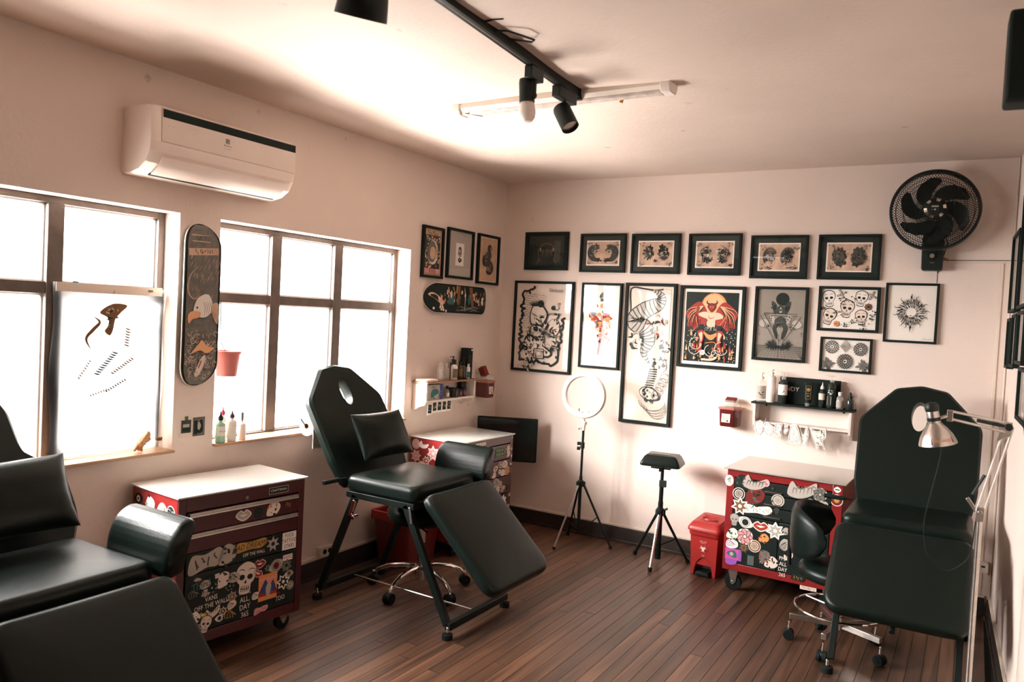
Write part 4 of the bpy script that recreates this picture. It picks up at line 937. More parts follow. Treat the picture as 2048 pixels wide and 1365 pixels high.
def d_callig(k, w, h):
    k.rect(-w, -h, w, h, 'W'); c = (.0, .005)
    for ring_, (r0, r1, n) in enumerate(((.026, .046, 34), (.044, .064, 46), (.060, .078, 58))):
        for i in range(n):
            a = 2 * PI * i / n + rnd(-.02, .02); tw = rnd(-.12, .12)
            P = lambda q, th: (c[0] + q * math.cos(th), c[1] + q * math.sin(th) * 1.05)
            k.line([P(r0, a - .03), P((r0 + r1) / 2, a + tw), P(r1, a + .04)], .0042, 'K', 2, k=3)
            if i % 3 == 0: k.line([P(r1, a), P(r1 * .98, a + .12)], .003, 'K', 2, smooth=False)
    for a in (0.05, .5, 1.2, PI / 2, 2.2, 2.8, 3.3, 4.1, 4.4, 3 * PI / 2, 5.3, 5.9):
        P = lambda q, th: (c[0] + q * math.cos(th), c[1] + q * math.sin(th) * 1.05); k.line([P(.075, a), P(.09, a + .06), P(.102, a - .05)], .005, 'K', 1)
    k.poly([(c[0] - .004, c[1] + .085), (c[0], c[1] + .12), (c[0] + .004, c[1] + .085)], 'K'); k.poly([(c[0] - .005, c[1] - .085), (c[0], c[1] - .125), (c[0] + .005, c[1] - .085)], 'K')
    k.circ((c[0], c[1] - .02), .0035, 'K'); k.line([(.07, -h * .93), (.085, -h * .9), (.095, -h * .94), (.11, -h * .91), (.12, -h * .93)], .0015, 'g')
def d_mandalas(k, w, h):
    k.rect(-w, -h, w, h, 'W'); mandala(k, (-.082, .048), .040, 10); mandala(k, (.086, .042), .040, 9); mandala(k, (.0, -.040), .046, 12)
    for s in (.006, .014, .022, .03): k.line([(-s, .055), (0, .055 + s * 1.5), (s, .055), (0, .055 - s * 1.2), (-s, .055)], .0035, 'K', smooth=False)
    for s in (-1, 1):
        for i in range(8): petal(k, (s * .105, -.062), .042 if i % 2 == 0 else .03, 2 * PI * i / 8 + .2, .16, 'G', 'g')
    for i in range(16): k.circ((rnd(-w * .95, w * .95), rnd(-h * .9, h * .9)), .002, 'K', n=6)
def d_moon(k, w, h):
    k.rect(-w, -h, w, h, 'T'); k.frame(-w * .93, -h * .96, w * .93, h * .96, .0018, 'N'); k.frame(-w * .86, -h * .93, w * .86, h * .93, .0012, 'N')
    k.text('The Moon', (0, h * .82), .044, 'K', sx=.68); k.line([(-w * .86, h * .72), (w * .86, h * .72)], .005, 'K', smooth=False)
    k.rect(-w * .84, -h * .68, w * .84, h * .70, 'g'); k.rect(-w * .86, -h * .70, w * .86, -h * .68, 'K')
    for i in range(90):
        x, y = rnd(-w * .8, w * .8), rnd(-h * .66, h * .68)
        if math.hypot(x, y * .8) > .05: k.circ((x, y), rnd(.004, .009), random.choice('TToC'), n=7)
    k.circ((0, 0), .066, 'K', .09); k.circ((0, .0), .062, 'C', .086); k.circ((-.010, .005), .052, 'G', .075); k.circ((-.0, -.005), .034, 'T', .045)
    k.line([(.04, .05), (.058, .0), (.04, -.05)], .006, 'K', 2); k.line([(.03, .065), (.05, .03), (.045, .0), (.054, -.02)], .003, 'N', 2)
    k.rect(-w * .84, -h * .92, w * .84, -h * .70, 'k'); k.text('XVIII', (0, -h * .81), .052, 'K', sx=.72)
def d_small(k, w, h):
    k.rect(-w, -h, w, h, 'A'); k.rect(-.052, -.085, .052, .08, 'W'); k.circ((0, .015), .022, 'K', .04); k.circ((-.002, .008), .018, 'A', .032); wisp(k, (-.002, .005), .018, 16, ['g', 'K', 'G']); k.blob([(-.02, -.035), (0, -.028), (.024, -.038), (.02, -.05), (0, -.062), (-.018, -.05)], 'K'); k.circ((0, -.042), .008, 'A')
def d_swan(k, w, h):
    k.rect(-w, -h, w, h, 'W' if 0 else 'C'); w -= .010; h -= .012; k.rect(-w, -h, w, h, 'T')
    wisp(k, (0, -h * .1), .06, 26, ['N', 'T', 'P'], wmin=.1, wmax=.3)
    scales(k, [(.045, h * .58), (.028, h * .66), (.008, h * .58), (.018, h * .38), (.028, h * .15), (-.01, h * .0), (-.05, h * .12)], .034, 'g', 'K'); k.poly([(.04, h * .6), (.062, h * .48), (.034, h * .52)], 'K')
    scales(k, [(-.02, h * .25), (-.06, h * .1), (-.058, -h * .18), (-.02, -h * .22), (.035, -h * .18), (.062, -h * .4), (.03, -h * .62), (-.015, -h * .58), (-.0, -h * .42)], .036, 'g', 'K')
    wisp(k, (-.015, h * .1), .04, 26, ['K', 'g', 'L'], wmin=.06, wmax=.16); wisp(k, (.02, -h * .4), .03, 16, ['K', 'g', 'T'])
PB = lambda x, z: (x, -.0012, z)
G1_ = 'framed prints on the back wall'
picture('black framed dark painting of an arch, leftmost in the top row of the back wall', PB(.400, 2.139), 0, .378, .294, .030, d_arch, 'K', .01, group=G1_)
for x, z, st, lb in ((.877, 2.125, 'fish', 'two dark fish circling on tan paper'), (1.290, 2.121, 'head', 'two dark beast heads with one white eye each'), (1.717, 2.117, 'light', 'two loose light ink figures'), (2.147, 2.101, 'tiger', 'a striped tiger head beside a dark one'), (2.576, 2.102, 'dense', 'two very dark dense bird shapes')):
    picture('wide black matted print of %s, top row' % lb, PB(x, z), 0, .368, .287, .016, d_flash(st), 'K', .034, group=G1_)
picture('tall black and white ink poster with thick wavy border, beside the corner', PB(.397, 1.551), 0, .522, .709, .019, d_punk, 'C', 0, group=G1_)
picture('narrow framed print with red and orange painted figure on white paper', PB(.889, 1.583), 0, .327, .639, .017, d_red_figure, 'W', 0, group=G1_)
picture('longest, lowest reaching framed print with a grey dragon on cream paper', PB(1.273, 1.399), 0, .388, 1.020, .022, d_dragon, 'C', 0, tilt=0, group=G1_)
picture('framed red and orange winged demon print with white margin on the back wall', PB(1.720, 1.614), 0, .455, .572, .022, d_demon, 'W', .022, group=G1_)
picture('framed grey print with black sun disc and triangles above a bush', PB(2.181, 1.659), 0, .340, .492, .018, d_occult, 'S', 0, group=G1_)
picture('framed white flash sheet of five skulls and an orange flower', PB(2.593, 1.773), 0, .362, .286, .018, d_skulls, 'W', 0, group=G1_)
picture('framed round black calligraphy wreath on white paper under the fan', PB(2.948, 1.763), 0, .292, .365, .014, d_callig, 'W', 0, group=G1_)
picture('small framed sheet of geometric mandalas above the right wall shelf', PB(2.593, 1.481), 0, .306, .221, .014, d_mandalas, 'W', 0, group=G1_)
PL = lambda y, z: (.0012, y, z)
G2_ = 'framed prints on the window wall'
picture('narrow black framed orange moon tarot card print on the window wall', PL(-.955, 2.038), LW, .243, .358, .018, d_moon, 'T', 0, group=G2_)
picture('black framed tiny oval portrait drawing on a wide grey mat, window wall', PL(-.619, 2.056), LW, .333, .362, .018, d_small, 'A', 0, group=G2_)
picture('black framed tan print of a dark long-necked serpent swan next to the corner', PL(-.238, 2.049), LW, .303, .382, .018, d_swan, 'C', 0, group=G2_)
# right wall frames, seen edge-on
def d_plain(c):
    def f(k, w, h): k.rect(-w, -h, w, h, 'S'); wisp(k, (0, 0), w * .8, 26, [c, 'K', 'g'], wmin=.03, wmax=.09)
    return f
G3_ = 'framed prints seen edge-on on the right wall'
for d0, z, w, h, lb in ((.46, 1.985, .42, .42, 'upper black frame on the right wall, nearest the corner'), (1.00, 2.06, .46, .56, 'upper black frame on the right wall, cut by the photo edge'),
                        (.36, 1.61, .22, .27, 'lower black frame on the right wall, nearest the corner'), (.68, 1.625, .26, .27, 'second lower black frame on the right wall from the corner'),
                        (1.05, 1.64, .34, .25, 'third lower black frame on the right wall, at the photo edge'), (1.34, 1.39, .44, .235, 'lowest black frame on the right wall, above the desk lamp elbow')):
    p = rwp(d0, z, .0012); picture(lb, p, RW, w, h, .016, d_plain('N'), 'W', .02, group=G3_, depth=.03)
# ================================================================== WALL-HUNG THINGS
# --- air conditioner on the window wall, local x runs into the room's depth
t = thing('air_conditioner', 'white wall air conditioner with a dark stripe above the windows', 'air conditioner', (.0012, -2.845, 2.165), LW)
AW_ = .41
prof = [(0, .0), (-.06, -.002), (-.125, .012), (-.175, .045), (-.203, .092), (-.210, .135), (-.206, .262), (-.198, .290), (-.18, .298), (0, .300)]
prof = roundpoly(prof, .012, 3)
b = MB().use(ACW)
rr = []
for x, s in ((-AW_, .965), (-AW_ + .012, .992), (-AW_ + .03, 1), (AW_ - .03, 1), (AW_ - .012, .992), (AW_, .965)):
    rr.append([(x, p[0] * s, .15 + (p[1] - .15) * s) for p in prof])
b.rings(rr); b.build('body', t, ang=40)
b = MB().use(ACP); b.prism_x([(-.2085, .135), (-.213, .139), (-.2095, .283), (-.205, .285)], -AW_ + .045, AW_ - .004); b.build('front_panel', t, bevel=.0015)
b = MB().use(MATTE); b.prism_x([(-.2095, .244), (-.2118, .2445), (-.2110, .280), (-.2088, .280)], -AW_ + .05, AW_ - .006); b.build('display_strip', t)
b = MB().use(MATTE); b.prism_x([(-.100, .0035), (-.118, .0085), (-.120, .0035), (-.102, -.0020)], -AW_ + .06, AW_ - .05); b.build('air_slot', t)
b = MB().use(ACW); b.prism_x([(-.120, .006), (-.172, .039), (-.196, .076), (-.199, .074), (-.176, .034), (-.123, .001)], -AW_ + .06, AW_ - .05); b.build('louver', t, bevel=.001)
k = Ink(org=(-.02, .198)); k.rect(-.011, .002, .011, .024, 'K'); k.rect(-.0085, .0045, .0085, .0215, 'A'); k.circ((0, .013), .0055, 'K', n=14); k.poly([(0, .0185), (.0075, .0185), (.0075, .0075), (0, .0075)], 'A'); k.ring((0, .013), .0055, .002, 'K', 10, a0=-PI / 2, a1=PI / 2)
k.text('Electrolux', (0, -.008), .0105, 'K'); k.text('~INVERTER', (0, -.022), .0085, 'K'); o = k.build('logo', t); o.location.y = -.2118
k = Ink(org=(-.25, .225)); k.text('~ECO', (-.01, .0), .012, 'P'); k.text('~7500', (.04, .0), .010, 'P'); k.text('~BTU', (.05, -.018), .010, 'P'); k.text('~inverter', (-.07, -.014), .009, 'A'); o = k.build('faded_print', t); o.location.y = -.2116

# --- wall fan
t = thing('wall_fan', 'black wall fan with a wire grille, high on the back wall at the right', 'fan', (3.045, -.0012, 2.03), 0)
b = MB().use(BLACK); b.prism_y(roundpoly([(-.055, -.01), (.055, -.01), (.058, .16), (.045, .30), (-.045, .30), (-.058, .16)], .014, 4), -.085, 0); b.build('base', t, bevel=.004)
b = MB().use(BLACK); b.cyl((0, -.05, .25), (0, -.10, .335), .032, .038, seg=16); b.build('neck', t)
FC = Vector((0, -.155, .335)); TLT = R_(-3)
X = Matrix.Translation(FC) @ Matrix.Rotation(R_(90) + TLT, 4, 'X') @ Matrix.Rotation(R_(4), 4, 'Y')   # local z out of the wall (towards -y)
b = MB().use(BLACK); b.X = X; b.lathe([(.03, -.09), (.055, -.085), (.06, -.03), (.05, .0), (.02, .005)], seg=24); b.build('motor', t)
def fan_ring(b, r, z, q, seg=72): b.tube([(r * math.cos(2 * PI * i / seg), r * math.sin(2 * PI * i / seg), z) for i in range(seg)], q, 6, True)
b = MB().use(BLACK); b.X = X
b.rings([[((.236 + dr) * math.cos(2 * PI * i / 72), (.236 + dr) * math.sin(2 * PI * i / 72), z) for i in range(72)] for dr, z in ((-.013, -.028), (.0, -.030), (.003, -.01), (.003, .016), (-.002, .024), (-.014, .022), (-.015, .010), (-.012, -.01))], ringclosed=True); b.build('rim', t)
def grille(nm, z0, z1, n, tw):
    b = MB().use(BLACK); b.X = X
    for i in range(n):
        a = 2 * PI * i / n; pts = []
        for j in range(8):
            s = j / 7; r = .04 + .19 * s; aa = a + tw * s ** 1.5; pts.append((r * math.cos(aa), r * math.sin(aa), z1 + (z0 - z1) * (s ** 3)))
        b.tube(pts, .0017, 4)
    for r, s in ((.10, .0), (.165, .2), (.205, .45)): fan_ring(b, r, z1 + (z0 - z1) * s * .6, .0016, 48)
    return b.build(nm, t)
grille('front_grille', .022, .055, 84, .55); grille('rear_grille', -.024, -.062, 84, -.55)
BL = []
for i in range(6):
    a0 = 2 * PI * i / 6 + .35; b = MB().use(BLACK); b.X = X; rr = []
    for j in range(9):
        s = j / 8; r = .045 + .148 * s; wd = .62 + .42 * math.sin(PI * min(s * 1.02, 1)) * .7 - .08 * s; sw = -.85 * s ** 1.3
        if j == 8: wd *= .55
        row = []
        for q in range(7):
            u = q / 6; aa = a0 + sw + (u - .5) * wd; row.append((r * math.cos(aa), r * math.sin(aa), -.012 + .026 * (u - .5)))
        rr.append(row)
    top = [[(x, y, z + .0012) for x, y, z in row] for row in rr]
    b.rings([row + list(reversed(tp)) for row, tp in zip(rr, top)]); b.build('blade', t, ang=60)
b = MB().use(BLACK); b.X = X; b.lathe([(.002, .068), (.036, .067), (.055, .060), (.063, .050), (.065, .03), (.06, .0), (.03, -.01)], seg=32); hub = b.build('hub', t)
b = MB().use(CHROME); b.X = X
for i in range(6):
    a = 2 * PI * i / 6; b.rings([[((r) * math.cos(a + d), (r) * math.sin(a + d), z) for d in (0, .2, .42)] for r, z in ((.042, .0672), (.058, .0600))], closed=False, cap=False)
fan_ring(b, .0645, .045, .002, 40); b.build('trim_ring', hub)
k = Ink(); k.rect(-.018, .006, .018, .015, 'A'); k.text('~MONDIAL', (0, .0105), .007, 'K'); k.circ((0, -.008), .005, 'A'); k.circ((-.015, -.008), .003, 'G'); k.circ((.015, -.008), .003, 'G'); o = k.build('badge', t)
o.matrix_local = X @ Matrix.Translation((0, 0, .0695)) @ Matrix.Rotation(R_(-90), 4, 'X')
b = MB().use(STEEL); b.cyl((0, -.086, .075), (0, -.103, .075), .013, seg=20); b.use(BLACK); b.tube([(.026 * math.cos(a), -.087, .075 + .026 * math.sin(a)) for a in [PI * 2 * i / 24 for i in range(24)]], .0022, 5, True); b.use(STEEL); b.box((0, -.086, .035), (.022, .003, .003)); b.build('dial', t)
b = MB().use(BLACK); b.tube([(.05, -.03, .22), (.075, -.02, .16), (.06, -.012, .10), (.035, -.006, .0), (.03, -.004, -.02)], .003, 6); b.use(INK['Y']); b.cyl((.055, -.02, .07), (.085, -.02, .055), .006, seg=8); b.build('cord', t)

# --- wall shelves (origin at the middle of the top board's back edge, at its top surface)
def wall_shelf(label, loc, rz, w, topm):
    t = thing('wall_shelf', label, 'shelf', loc, rz, 'white wall shelves'); h = w / 2
    b = MB().use(topm); b.b2((-h - .012, -.135, -.012), (h + .012, 0, 0)); b.build('top_board', t, bevel=.002)
    for s in (-1, 1):
        b = MB().use(WHITEP); pr = [(0, -.012), (-.12, -.012), (-.12, -.135), (-.105, -.16), (-.06, -.175), (-.03, -.195), (0, -.20)]
        b.prism_x(pr, s * h, s * (h - .016)); b.build('side_panel', t, bevel=.0015)
    b = MB().use(WHITEP); b.b2((-h + .016, -.115, -.140), (h - .016, 0, -.128)); b.build('lower_board', t, bevel=.0015)
    b = MB().use(WHITEP); pr = [(-h + .016, -.14), (h - .016, -.14), (h - .016, -.185)] + [((h - .016) - (2 * h - .032) * i / 16, -.150 - .035 * abs(1 - 2 * i / 16) ** 2.2) for i in range(1, 16)] + [(-h + .016, -.185)]
    b.prism_y(pr, -.016, -.006); b.build('apron', t); 
    b = MB().use(WHITEP); b.b2((-h + .016, -.006, -.128), (h - .016, 0, -.012)); b.build('back_panel', t)
    for s in (-1, 1):
        b = MB().use(BLACK); b.cyl((s * (h - .06), -.0125, -.028), (s * (h - .06), -.006, -.028), .006, seg=10); b.build('hook_hole', t)
    return t
SR = Vector((2.366, -.0012, 1.143)); SL = Vector((.0012, -.795, 1.143))
wall_shelf('white wall shelf with black top board on the back wall, over the right cabinet', SR, 0, .60, MATTE)
wall_shelf('white wall shelf with brown top board on the window wall, near the corner', SL, LW, .60, WOODL)
# bottles: local helper, everything stands on (x, y, z)
LIQ = mat('dark_bottle', (.02, .028, .022), .12, spec=.6); AMB = mat('brown_bottle', (.06, .03, .015), .15, spec=.6)
GREEN = mat('green_soap', (.30, .55, .38), .3)
def bottle(label, loc, r, h, body, neck=.4, shoulder=.78, cap=None, caph=.12, kind='cap', lab=None, labm='W', group=None, sq=False, rot=0., prnt=None):
    t = thing('bottle', label, 'bottle', loc, rot, group)
    b = MB().use(body); sg = 4 if sq else 22
    hb = h * shoulder; pr = [(r * .92, 0), (r, r * .12), (r, hb - r * .35), (r * .85, hb - r * .08), (r * neck, hb + r * .25), (r * neck, h * (1 - caph) if kind != 'none' else h)]
    b.lathe(pr, seg=sg if not sq else 20); b.build('body', t, ang=50)
    zc = pr[-1][1]
    b = MB().use(cap or BLACK)
    if kind == 'cap': b.lathe([(r * neck * 1.15, 0), (r * neck * 1.15, h - zc), (r * neck * .9, h - zc + .001)], (0, 0, zc), 18)
    elif kind == 'cone': b.lathe([(r * neck * 1.35, 0), (r * neck * 1.35, (h - zc) * .3), (r * neck * .55, (h - zc) * .55), (r * .06, h - zc)], (0, 0, zc), 18)
    elif kind == 'pump':
        b.lathe([(r * neck * 1.4, 0), (r * neck * 1.4, (h - zc) * .35), (r * neck * .5, (h - zc) * .4), (r * neck * .5, (h - zc) * .8), (r * .45, (h - zc) * .82), (r * .45, h - zc)], (0, 0, zc), 16)
        b.box((-r * .75, 0, h - (h - zc) * .10), (r * 1.4, r * .35, (h - zc) * .14))
    elif kind == 'dropper': b.lathe([(r * neck * 1.3, 0), (r * neck * 1.3, (h - zc) * .4), (r * neck * .8, (h - zc) * .45), (r * neck * .7, (h - zc) * .85), (r * .1, h - zc)], (0, 0, zc), 16)
    if kind != 'none': b.build('pump' if kind == 'pump' else 'cap', t, ang=50)
    if lab:
        z0, z1 = lab; n = 14; b = MB().use(INK[labm]); a0, a1 = PI * 1.08, PI * 1.92
        R2 = r + .0006
        b.rings([[(R2 * math.cos(a0 + (a1 - a0) * i / n), R2 * math.sin(a0 + (a1 - a0) * i / n), z) for i in range(n + 1)] for z in (z0 * h, z1 * h)], closed=False, cap=False)
        L = b.build('label', t)
        if prnt:
            k = Ink(warp=lambda u, v: math.sqrt(max(R2 * R2 - u * u, 0)) + .0006); prnt(k, r, z0 * h, z1 * h); k.build('label_print', L)
    return t
gR = 'bottles on the right wall shelf'; S0 = SR + Vector((0, 0, .0005))
def pr_badge(k, r, a, b): c = (a + b) / 2; k.rect(-r * .6, c + .008, r * .6, c + .018, 'U'); k.poly([(-r * .45, c - .003), (r * .45, c - .003), (r * .45, c - .013), (0, c - .02), (-r * .45, c - .013)], 'U')
def pr_lines(k, r, a, b):
    for i in range(4): z = a + (b - a) * (.2 + .2 * i); k.rect(-r * .6, z, r * rnd(.1, .6), z + .0022, 'g')
def pr_blob(k, r, a, b): wisp(k, (0, (a + b) / 2), r * .55, 12, ['K', 'g', 'W'])
def at(S, x, y): return S + Vector((x, y, 0))
bottle('clear pump bottle with white soap, leftmost on the right wall shelf', at(S0, -.265, -.075), .031, .190, CLEAR, .35, .70, WHITEP, .22, 'pump', (.1, .55), 'A', gR, prnt=pr_blob, rot=.2)
bottle('tall plain white bottle, second from the left on the right wall shelf', at(S0, -.200, -.078), .028, .215, WHITEP, .3, .80, WHITEP, .14, 'pump', None, 'W', gR, prnt=None)
bottle('dark pump bottle with white and blue label on the right wall shelf', at(S0, -.125, -.082), .030, .200, LIQ, .35, .72, CLEAR, .22, 'pump', (.28, .62), 'W', gR, prnt=pr_badge)
bottle('slim black ink bottle with white pointed cap on the right wall shelf', at(S0, .115, -.085), .019, .160, LIQ, .45, .66, WHITEP, .28, 'cone', (.30, .55), 'C', gR, prnt=pr_lines)
bottle('tall dark spray bottle with doodled stickers on the right wall shelf', at(S0, .170, -.082), .026, .205, LIQ, .35, .74, CLEAR, .20, 'pump', (.05, .60), 'K', gR, prnt=lambda k, r, a, b: (k.rect(-r * .8, a + .01, r * .1, a + .065, 'W'), wisp(k, (0, a + .09), r * .6, 12, ['W', 'C', 'W'])))
bottle('small clear bottle with white cap on the right wall shelf', at(S0, .222, -.085), .021, .105, CLEAR, .5, .72, WHITEP, .20, 'cap', (.1, .5), 'A', gR)
bottle('small black dropper bottle, rightmost on the right wall shelf', at(S0, .282, -.085), .021, .110, LIQ, .45, .62, BLACK, .36, 'dropper', None, 'W', gR)
# black tube standing on its cap
t = thing('tube', 'black squeeze tube with a gold crest standing on its cap, right shelf', 'tube', at(S0, .035, -.095), .1)
b = MB().use(MATTE); b.rings([[(rx_ * math.cos(a), ry_ * math.sin(a), z) for a in [2 * PI * i / 18 for i in range(18)]] for rx_, ry_, z in ((.017, .015, .02), (.019, .015, .03), (.023, .010, .10), (.026, .002, .145), (.026, .002, .155))]); b.build('body', t)
b = MB().use(INK['G']); b.lathe([(.017, 0), (.017, .02)], seg=18); b.build('cap', t)
k = Ink(); k.circ((0, .105), .011, 'Y'); k.circ((0, .105), .008, 'K'); k.circ((0, .105), .005, 'Y'); k.frame(-.016, .045, .016, .13, .0012, 'Y'); k.text('~BEAR', (0, .08), .010, 'Y'); k.text('~GEL', (0, .065), .010, 'W'); o = k.build('print', t); o.location.y = -.0155
# black box with letters
t = thing('box', 'flat black box lettered in white standing behind the bottles, right shelf', 'box', at(S0, .03, -.030), 0)
b = MB().use(MATTE); b.b2((-.185, -.012, 0), (.185, .012, .172)); b.build('carton', t, bevel=.002)
k = Ink(); k.text('ANDY', (-.118, .095), .040, 'W'); pass; o = k.build('print', t); o.location.y = -.0126
# clipped cut-out stencils hanging under the right shelf
SHP = [[(-.5, .5), (-.3, .2), (0, .35), (.3, .25), (.5, .5), (.3, .0), (.4, -.3), (.1, -.5), (-.2, -.35), (-.4, -.1)], [(-.5, .1), (-.1, .5), (.2, .3), (.5, .1), (.3, -.2), (.2, -.5), (-.2, -.4), (-.3, -.1)],
       [(-.45, .45), (.4, .5), (.45, .1), (.35, -.5), (-.35, -.5), (-.45, .0)], [(-.4, .5), (.4, .45), (.3, .1), (.45, -.1), (0, -.5), (-.4, -.2), (-.2, .1)],
       [(-.2, .5), (.2, .5), (.45, .1), (.5, -.4), (0, -.5), (-.5, -.4), (-.4, .1)], [(-.4, .5), (-.1, .1), (.2, .5), (.45, .2), (.3, -.2), (.1, -.5), (-.25, -.5), (-.2, -.1)],
       [(-.5, .4), (.0, .3), (.4, .5), (.5, .1), (.35, -.1), (.5, -.5), (.2, -.3), (.05, -.5), (-.2, -.1)]]
LB7 = ['leftmost', 'second', 'third', 'fourth', 'fifth', 'sixth', 'rightmost']
for i, (px0, px1, py0, py1) in enumerate(((598, 765, 785, 1055), (715, 900, 850, 1055), (893, 1000, 875, 1045), (990, 1090, 895, 1040), (1080, 1240, 900, 1165), (1225, 1365, 905, 1200), (1340, 1575, 900, 1195))):
    sc_ = .00306 / 6.606; cx = SR.x + ((px0 + px1) / 2 - 1230) * sc_ * .995; w0 = (px1 - px0) * sc_; h0 = (py1 - py0) * sc_
    ztop = SR.z - .129 - .0 - (0.0 if i else -.025)
    t = thing('paper_cutout', 'white paper stencil cut-out with ink lines, %s of seven under the right shelf' % LB7[i], 'paper', (cx, SR.y - .1185 - .0035 * (i % 3), ztop - h0 / 2 + .004), 0, 'paper cut-outs hanging under the shelf'); t.rotation_euler.y = rnd(-.08, .08)
    k = Ink(); pts = [(x * w0, y * h0) for x, y in SHP[i]]; q = crom(pts, 5, True)
    b = MB().use(INK['W']); b.prism_y(q, -.0006, 0); b.build('paper', t)
    def inside(x, y):
        c = False
        for a_, b_ in zip(q, q[1:] + q[:1]):
            if (a_[1] > y) != (b_[1] > y) and x < (b_[0] - a_[0]) * (y - a_[1]) / (b_[1] - a_[1]) + a_[0]: c = not c
        return c
    for j in range(26):
        x, y = rnd(-.42, .42) * w0, rnd(-.42, .42) * h0
        if inside(x, y):
            a = rnd(0, 6.28); l = rnd(.006, .014); e = (x + l * math.cos(a), y + l * math.sin(a))
            if inside(*e): k.line([(x, y), ((x + e[0]) / 2 + .003, (y + e[1]) / 2), e], .0034 if i == 6 else .0017, 'K' if i == 6 else 'g', 2, k=3)
    k.line([(x * .82, y * .82) for x, y in q], .0014, 'g', smooth=False, closed=True)
    o = k.build('ink', t); o.location.y = -.0008
# --- left shelf things: x along the shelf
def atL(x, out, dz=.0005): return Vector((SL.x + out, SL.y + x, SL.z + dz))
gL = 'bottles on the left wall shelf'
bottle('clear bottle with an oval badge, leftmost upright on the left wall shelf', atL(-.085, .075), .030, .150, CLEAR, .4, .66, CLEAR, .3, 'pump', (.1, .55), 'A', gL, rot=LW, prnt=pr_blob)
bottle('plain clear bottle, second on the left wall shelf', atL(-.0, .06), .026, .120, CLEAR, .4, .7, CLEAR, .2, 'cap', None, 'W', gL, rot=LW)
bottle('white bottle with black cap and dark label on the left wall shelf', atL(.065, .085), .026, .145, WHITEP, .45, .70, BLACK, .24, 'cap', (.1, .55), 'G', gL, rot=LW, prnt=pr_lines)
bottle('dark pump bottle behind the white bottle, left wall shelf', atL(.105, .045), .024, .165, LIQ, .4, .74, BLACK, .2, 'pump', None, 'W', gL, rot=LW)
bottle('brown bottle in the middle of the left wall shelf', atL(.145, .08), .020, .125, AMB, .45, .78, BLACK, .12, 'cap', (.2, .6), 'N', gL, rot=LW)
bottle('slim dark dropper bottle before the tall box, left wall shelf', atL(.180, .085), .018, .165, LIQ, .4, .60, BLACK, .38, 'dropper', None, 'W', gL, rot=LW)
bottle('small white bottle with green label before the tall box, left shelf', atL(.222, .10), .015, .108, WHITEP, .5, .8, WHITEP, .15, 'cap', (.1, .5), 'L', gL, rot=LW)
t = thing('box', 'tall black carton at the corner end of the left wall shelf', 'box', atL(.262, .055), LW)
b = MB().use(MATTE); b.b2((-.032, -.032, 0), (.032, .032, .225)); b.build('carton', t, bevel=.0015)
k = Ink(); k.rect(.008, .205, .030, .217, 'W'); [k.text(w_s, (0, .165 - .018 * i), .012, 'A') for i, w_s in enumerate(('~TAT', '~AFT', '~CARE', '~CR'))]; o = k.build('print', t); o.location.y = -.0328
t = thing('tray', 'flat white tray at the window end of the left wall shelf', 'tray', atL(-.235, .065), LW)
b = MB().use(WHITEP); b.prism_z(roundpoly([(-.07, -.055), (.07, -.055), (.07, .05), (-.07, .05)], .02), 0, .016); b.build('dish', t, bevel=.004)
ZL = -.1275
t = thing('box', 'white carton with a teal frog picture inside the left wall shelf', 'box', atL(-.175, .085, ZL), LW)
b = MB().use(INK['A']); b.b2((-.09, -.015, 0), (.055, .03, .104)); b.use(INK['U']); b.b2((.055, -.015, 0), (.09, .03, .104)); b.build('carton', t, bevel=.001)
k = Ink(); k.text('Satur', (-.02, .088), .026, 'U', sx=.8); k.blob([(-.05, .04), (-.03, .07), (.02, .072), (.045, .05), (.02, .035), (-.02, .02), (-.04, .01)], 'L'); k.line([(.0, .04), (-.02, .015), (-.0, .008)], .008, 'L'); k.line([(.03, .05), (.05, .03), (.04, .01)], .007, 'L'); wisp(k, (.072, .05), .02, 8, ['V', 'k', 'L']); o = k.build('print', t); o.location.y = -.0156
bottle('tiny clear bottle with black cap inside the left wall shelf', atL(-.01, .085, ZL), .016, .085, CLEAR, .5, .68, BLACK, .26, 'cap', (.1, .45), 'C', gL, rot=LW)
for x, r, h, m, lb in ((.085, .040, .065, LIQ, 'wide dark round tin with a red mark inside the left wall shelf'), (.160, .024, .055, DRED, 'small red jar beside the round tin, left wall shelf'), (.212, .024, .06, DRED, 'small red jar nearest the corner inside the left wall shelf')):
    t = thing('jar', lb, 'jar', atL(x, .07, ZL), LW); b = MB().use(m); b.lathe([(r * .95, 0), (r, .003), (r, h * .72), (r * .97, h * .74)], seg=24); b.build('body', t); b = MB().use(BLACK); b.lathe([(r * 1.02, h * .72), (r * 1.02, h), (r * .9, h + .001)], seg=24); b.build('lid', t)
    k = Ink(warp=lambda u, v: math.sqrt(max((r + .0004) ** 2 - u * u, 0)) + .0006); k.rect(-r * .4, h * .2, r * .4, h * .6, 'R' if m is LIQ else 'k'); k.build('label', t)
t = thing('box', 'dark green carton at the corner end inside the left wall shelf', 'box', atL(.250, .03, ZL), LW)
b = MB().use(INK['g']); b.b2((-.03, -.02, 0), (.03, .015, .108)); b.build('carton', t, bevel=.001)
for i in range(5):
    x = -.26 + .056 * i; t = thing('photo_print', 'small dark photo print, %s of five in the row under the left shelf' % ('leftmost', 'second', 'third', 'fourth', 'rightmost')[i], 'photo', (SL.x + (.1225), SL.y + x, SL.z - .150 - .045 + .012 * (i > 0)), LW, 'photo prints taped under the left shelf'); t.rotation_euler.y = rnd(-.06, .06)
    b = MB().use(INK['W']); b.b2((-.024, -.0008, -.03), (.024, 0, .045)); b.build('paper', t); k = Ink(); k.rect(-.020, -.018, .020, .040, 'K'); wisp(k, (0, .010), .016, 10, ['A', 'g', 'W']); o = k.build('image', t); o.location.y = -.001
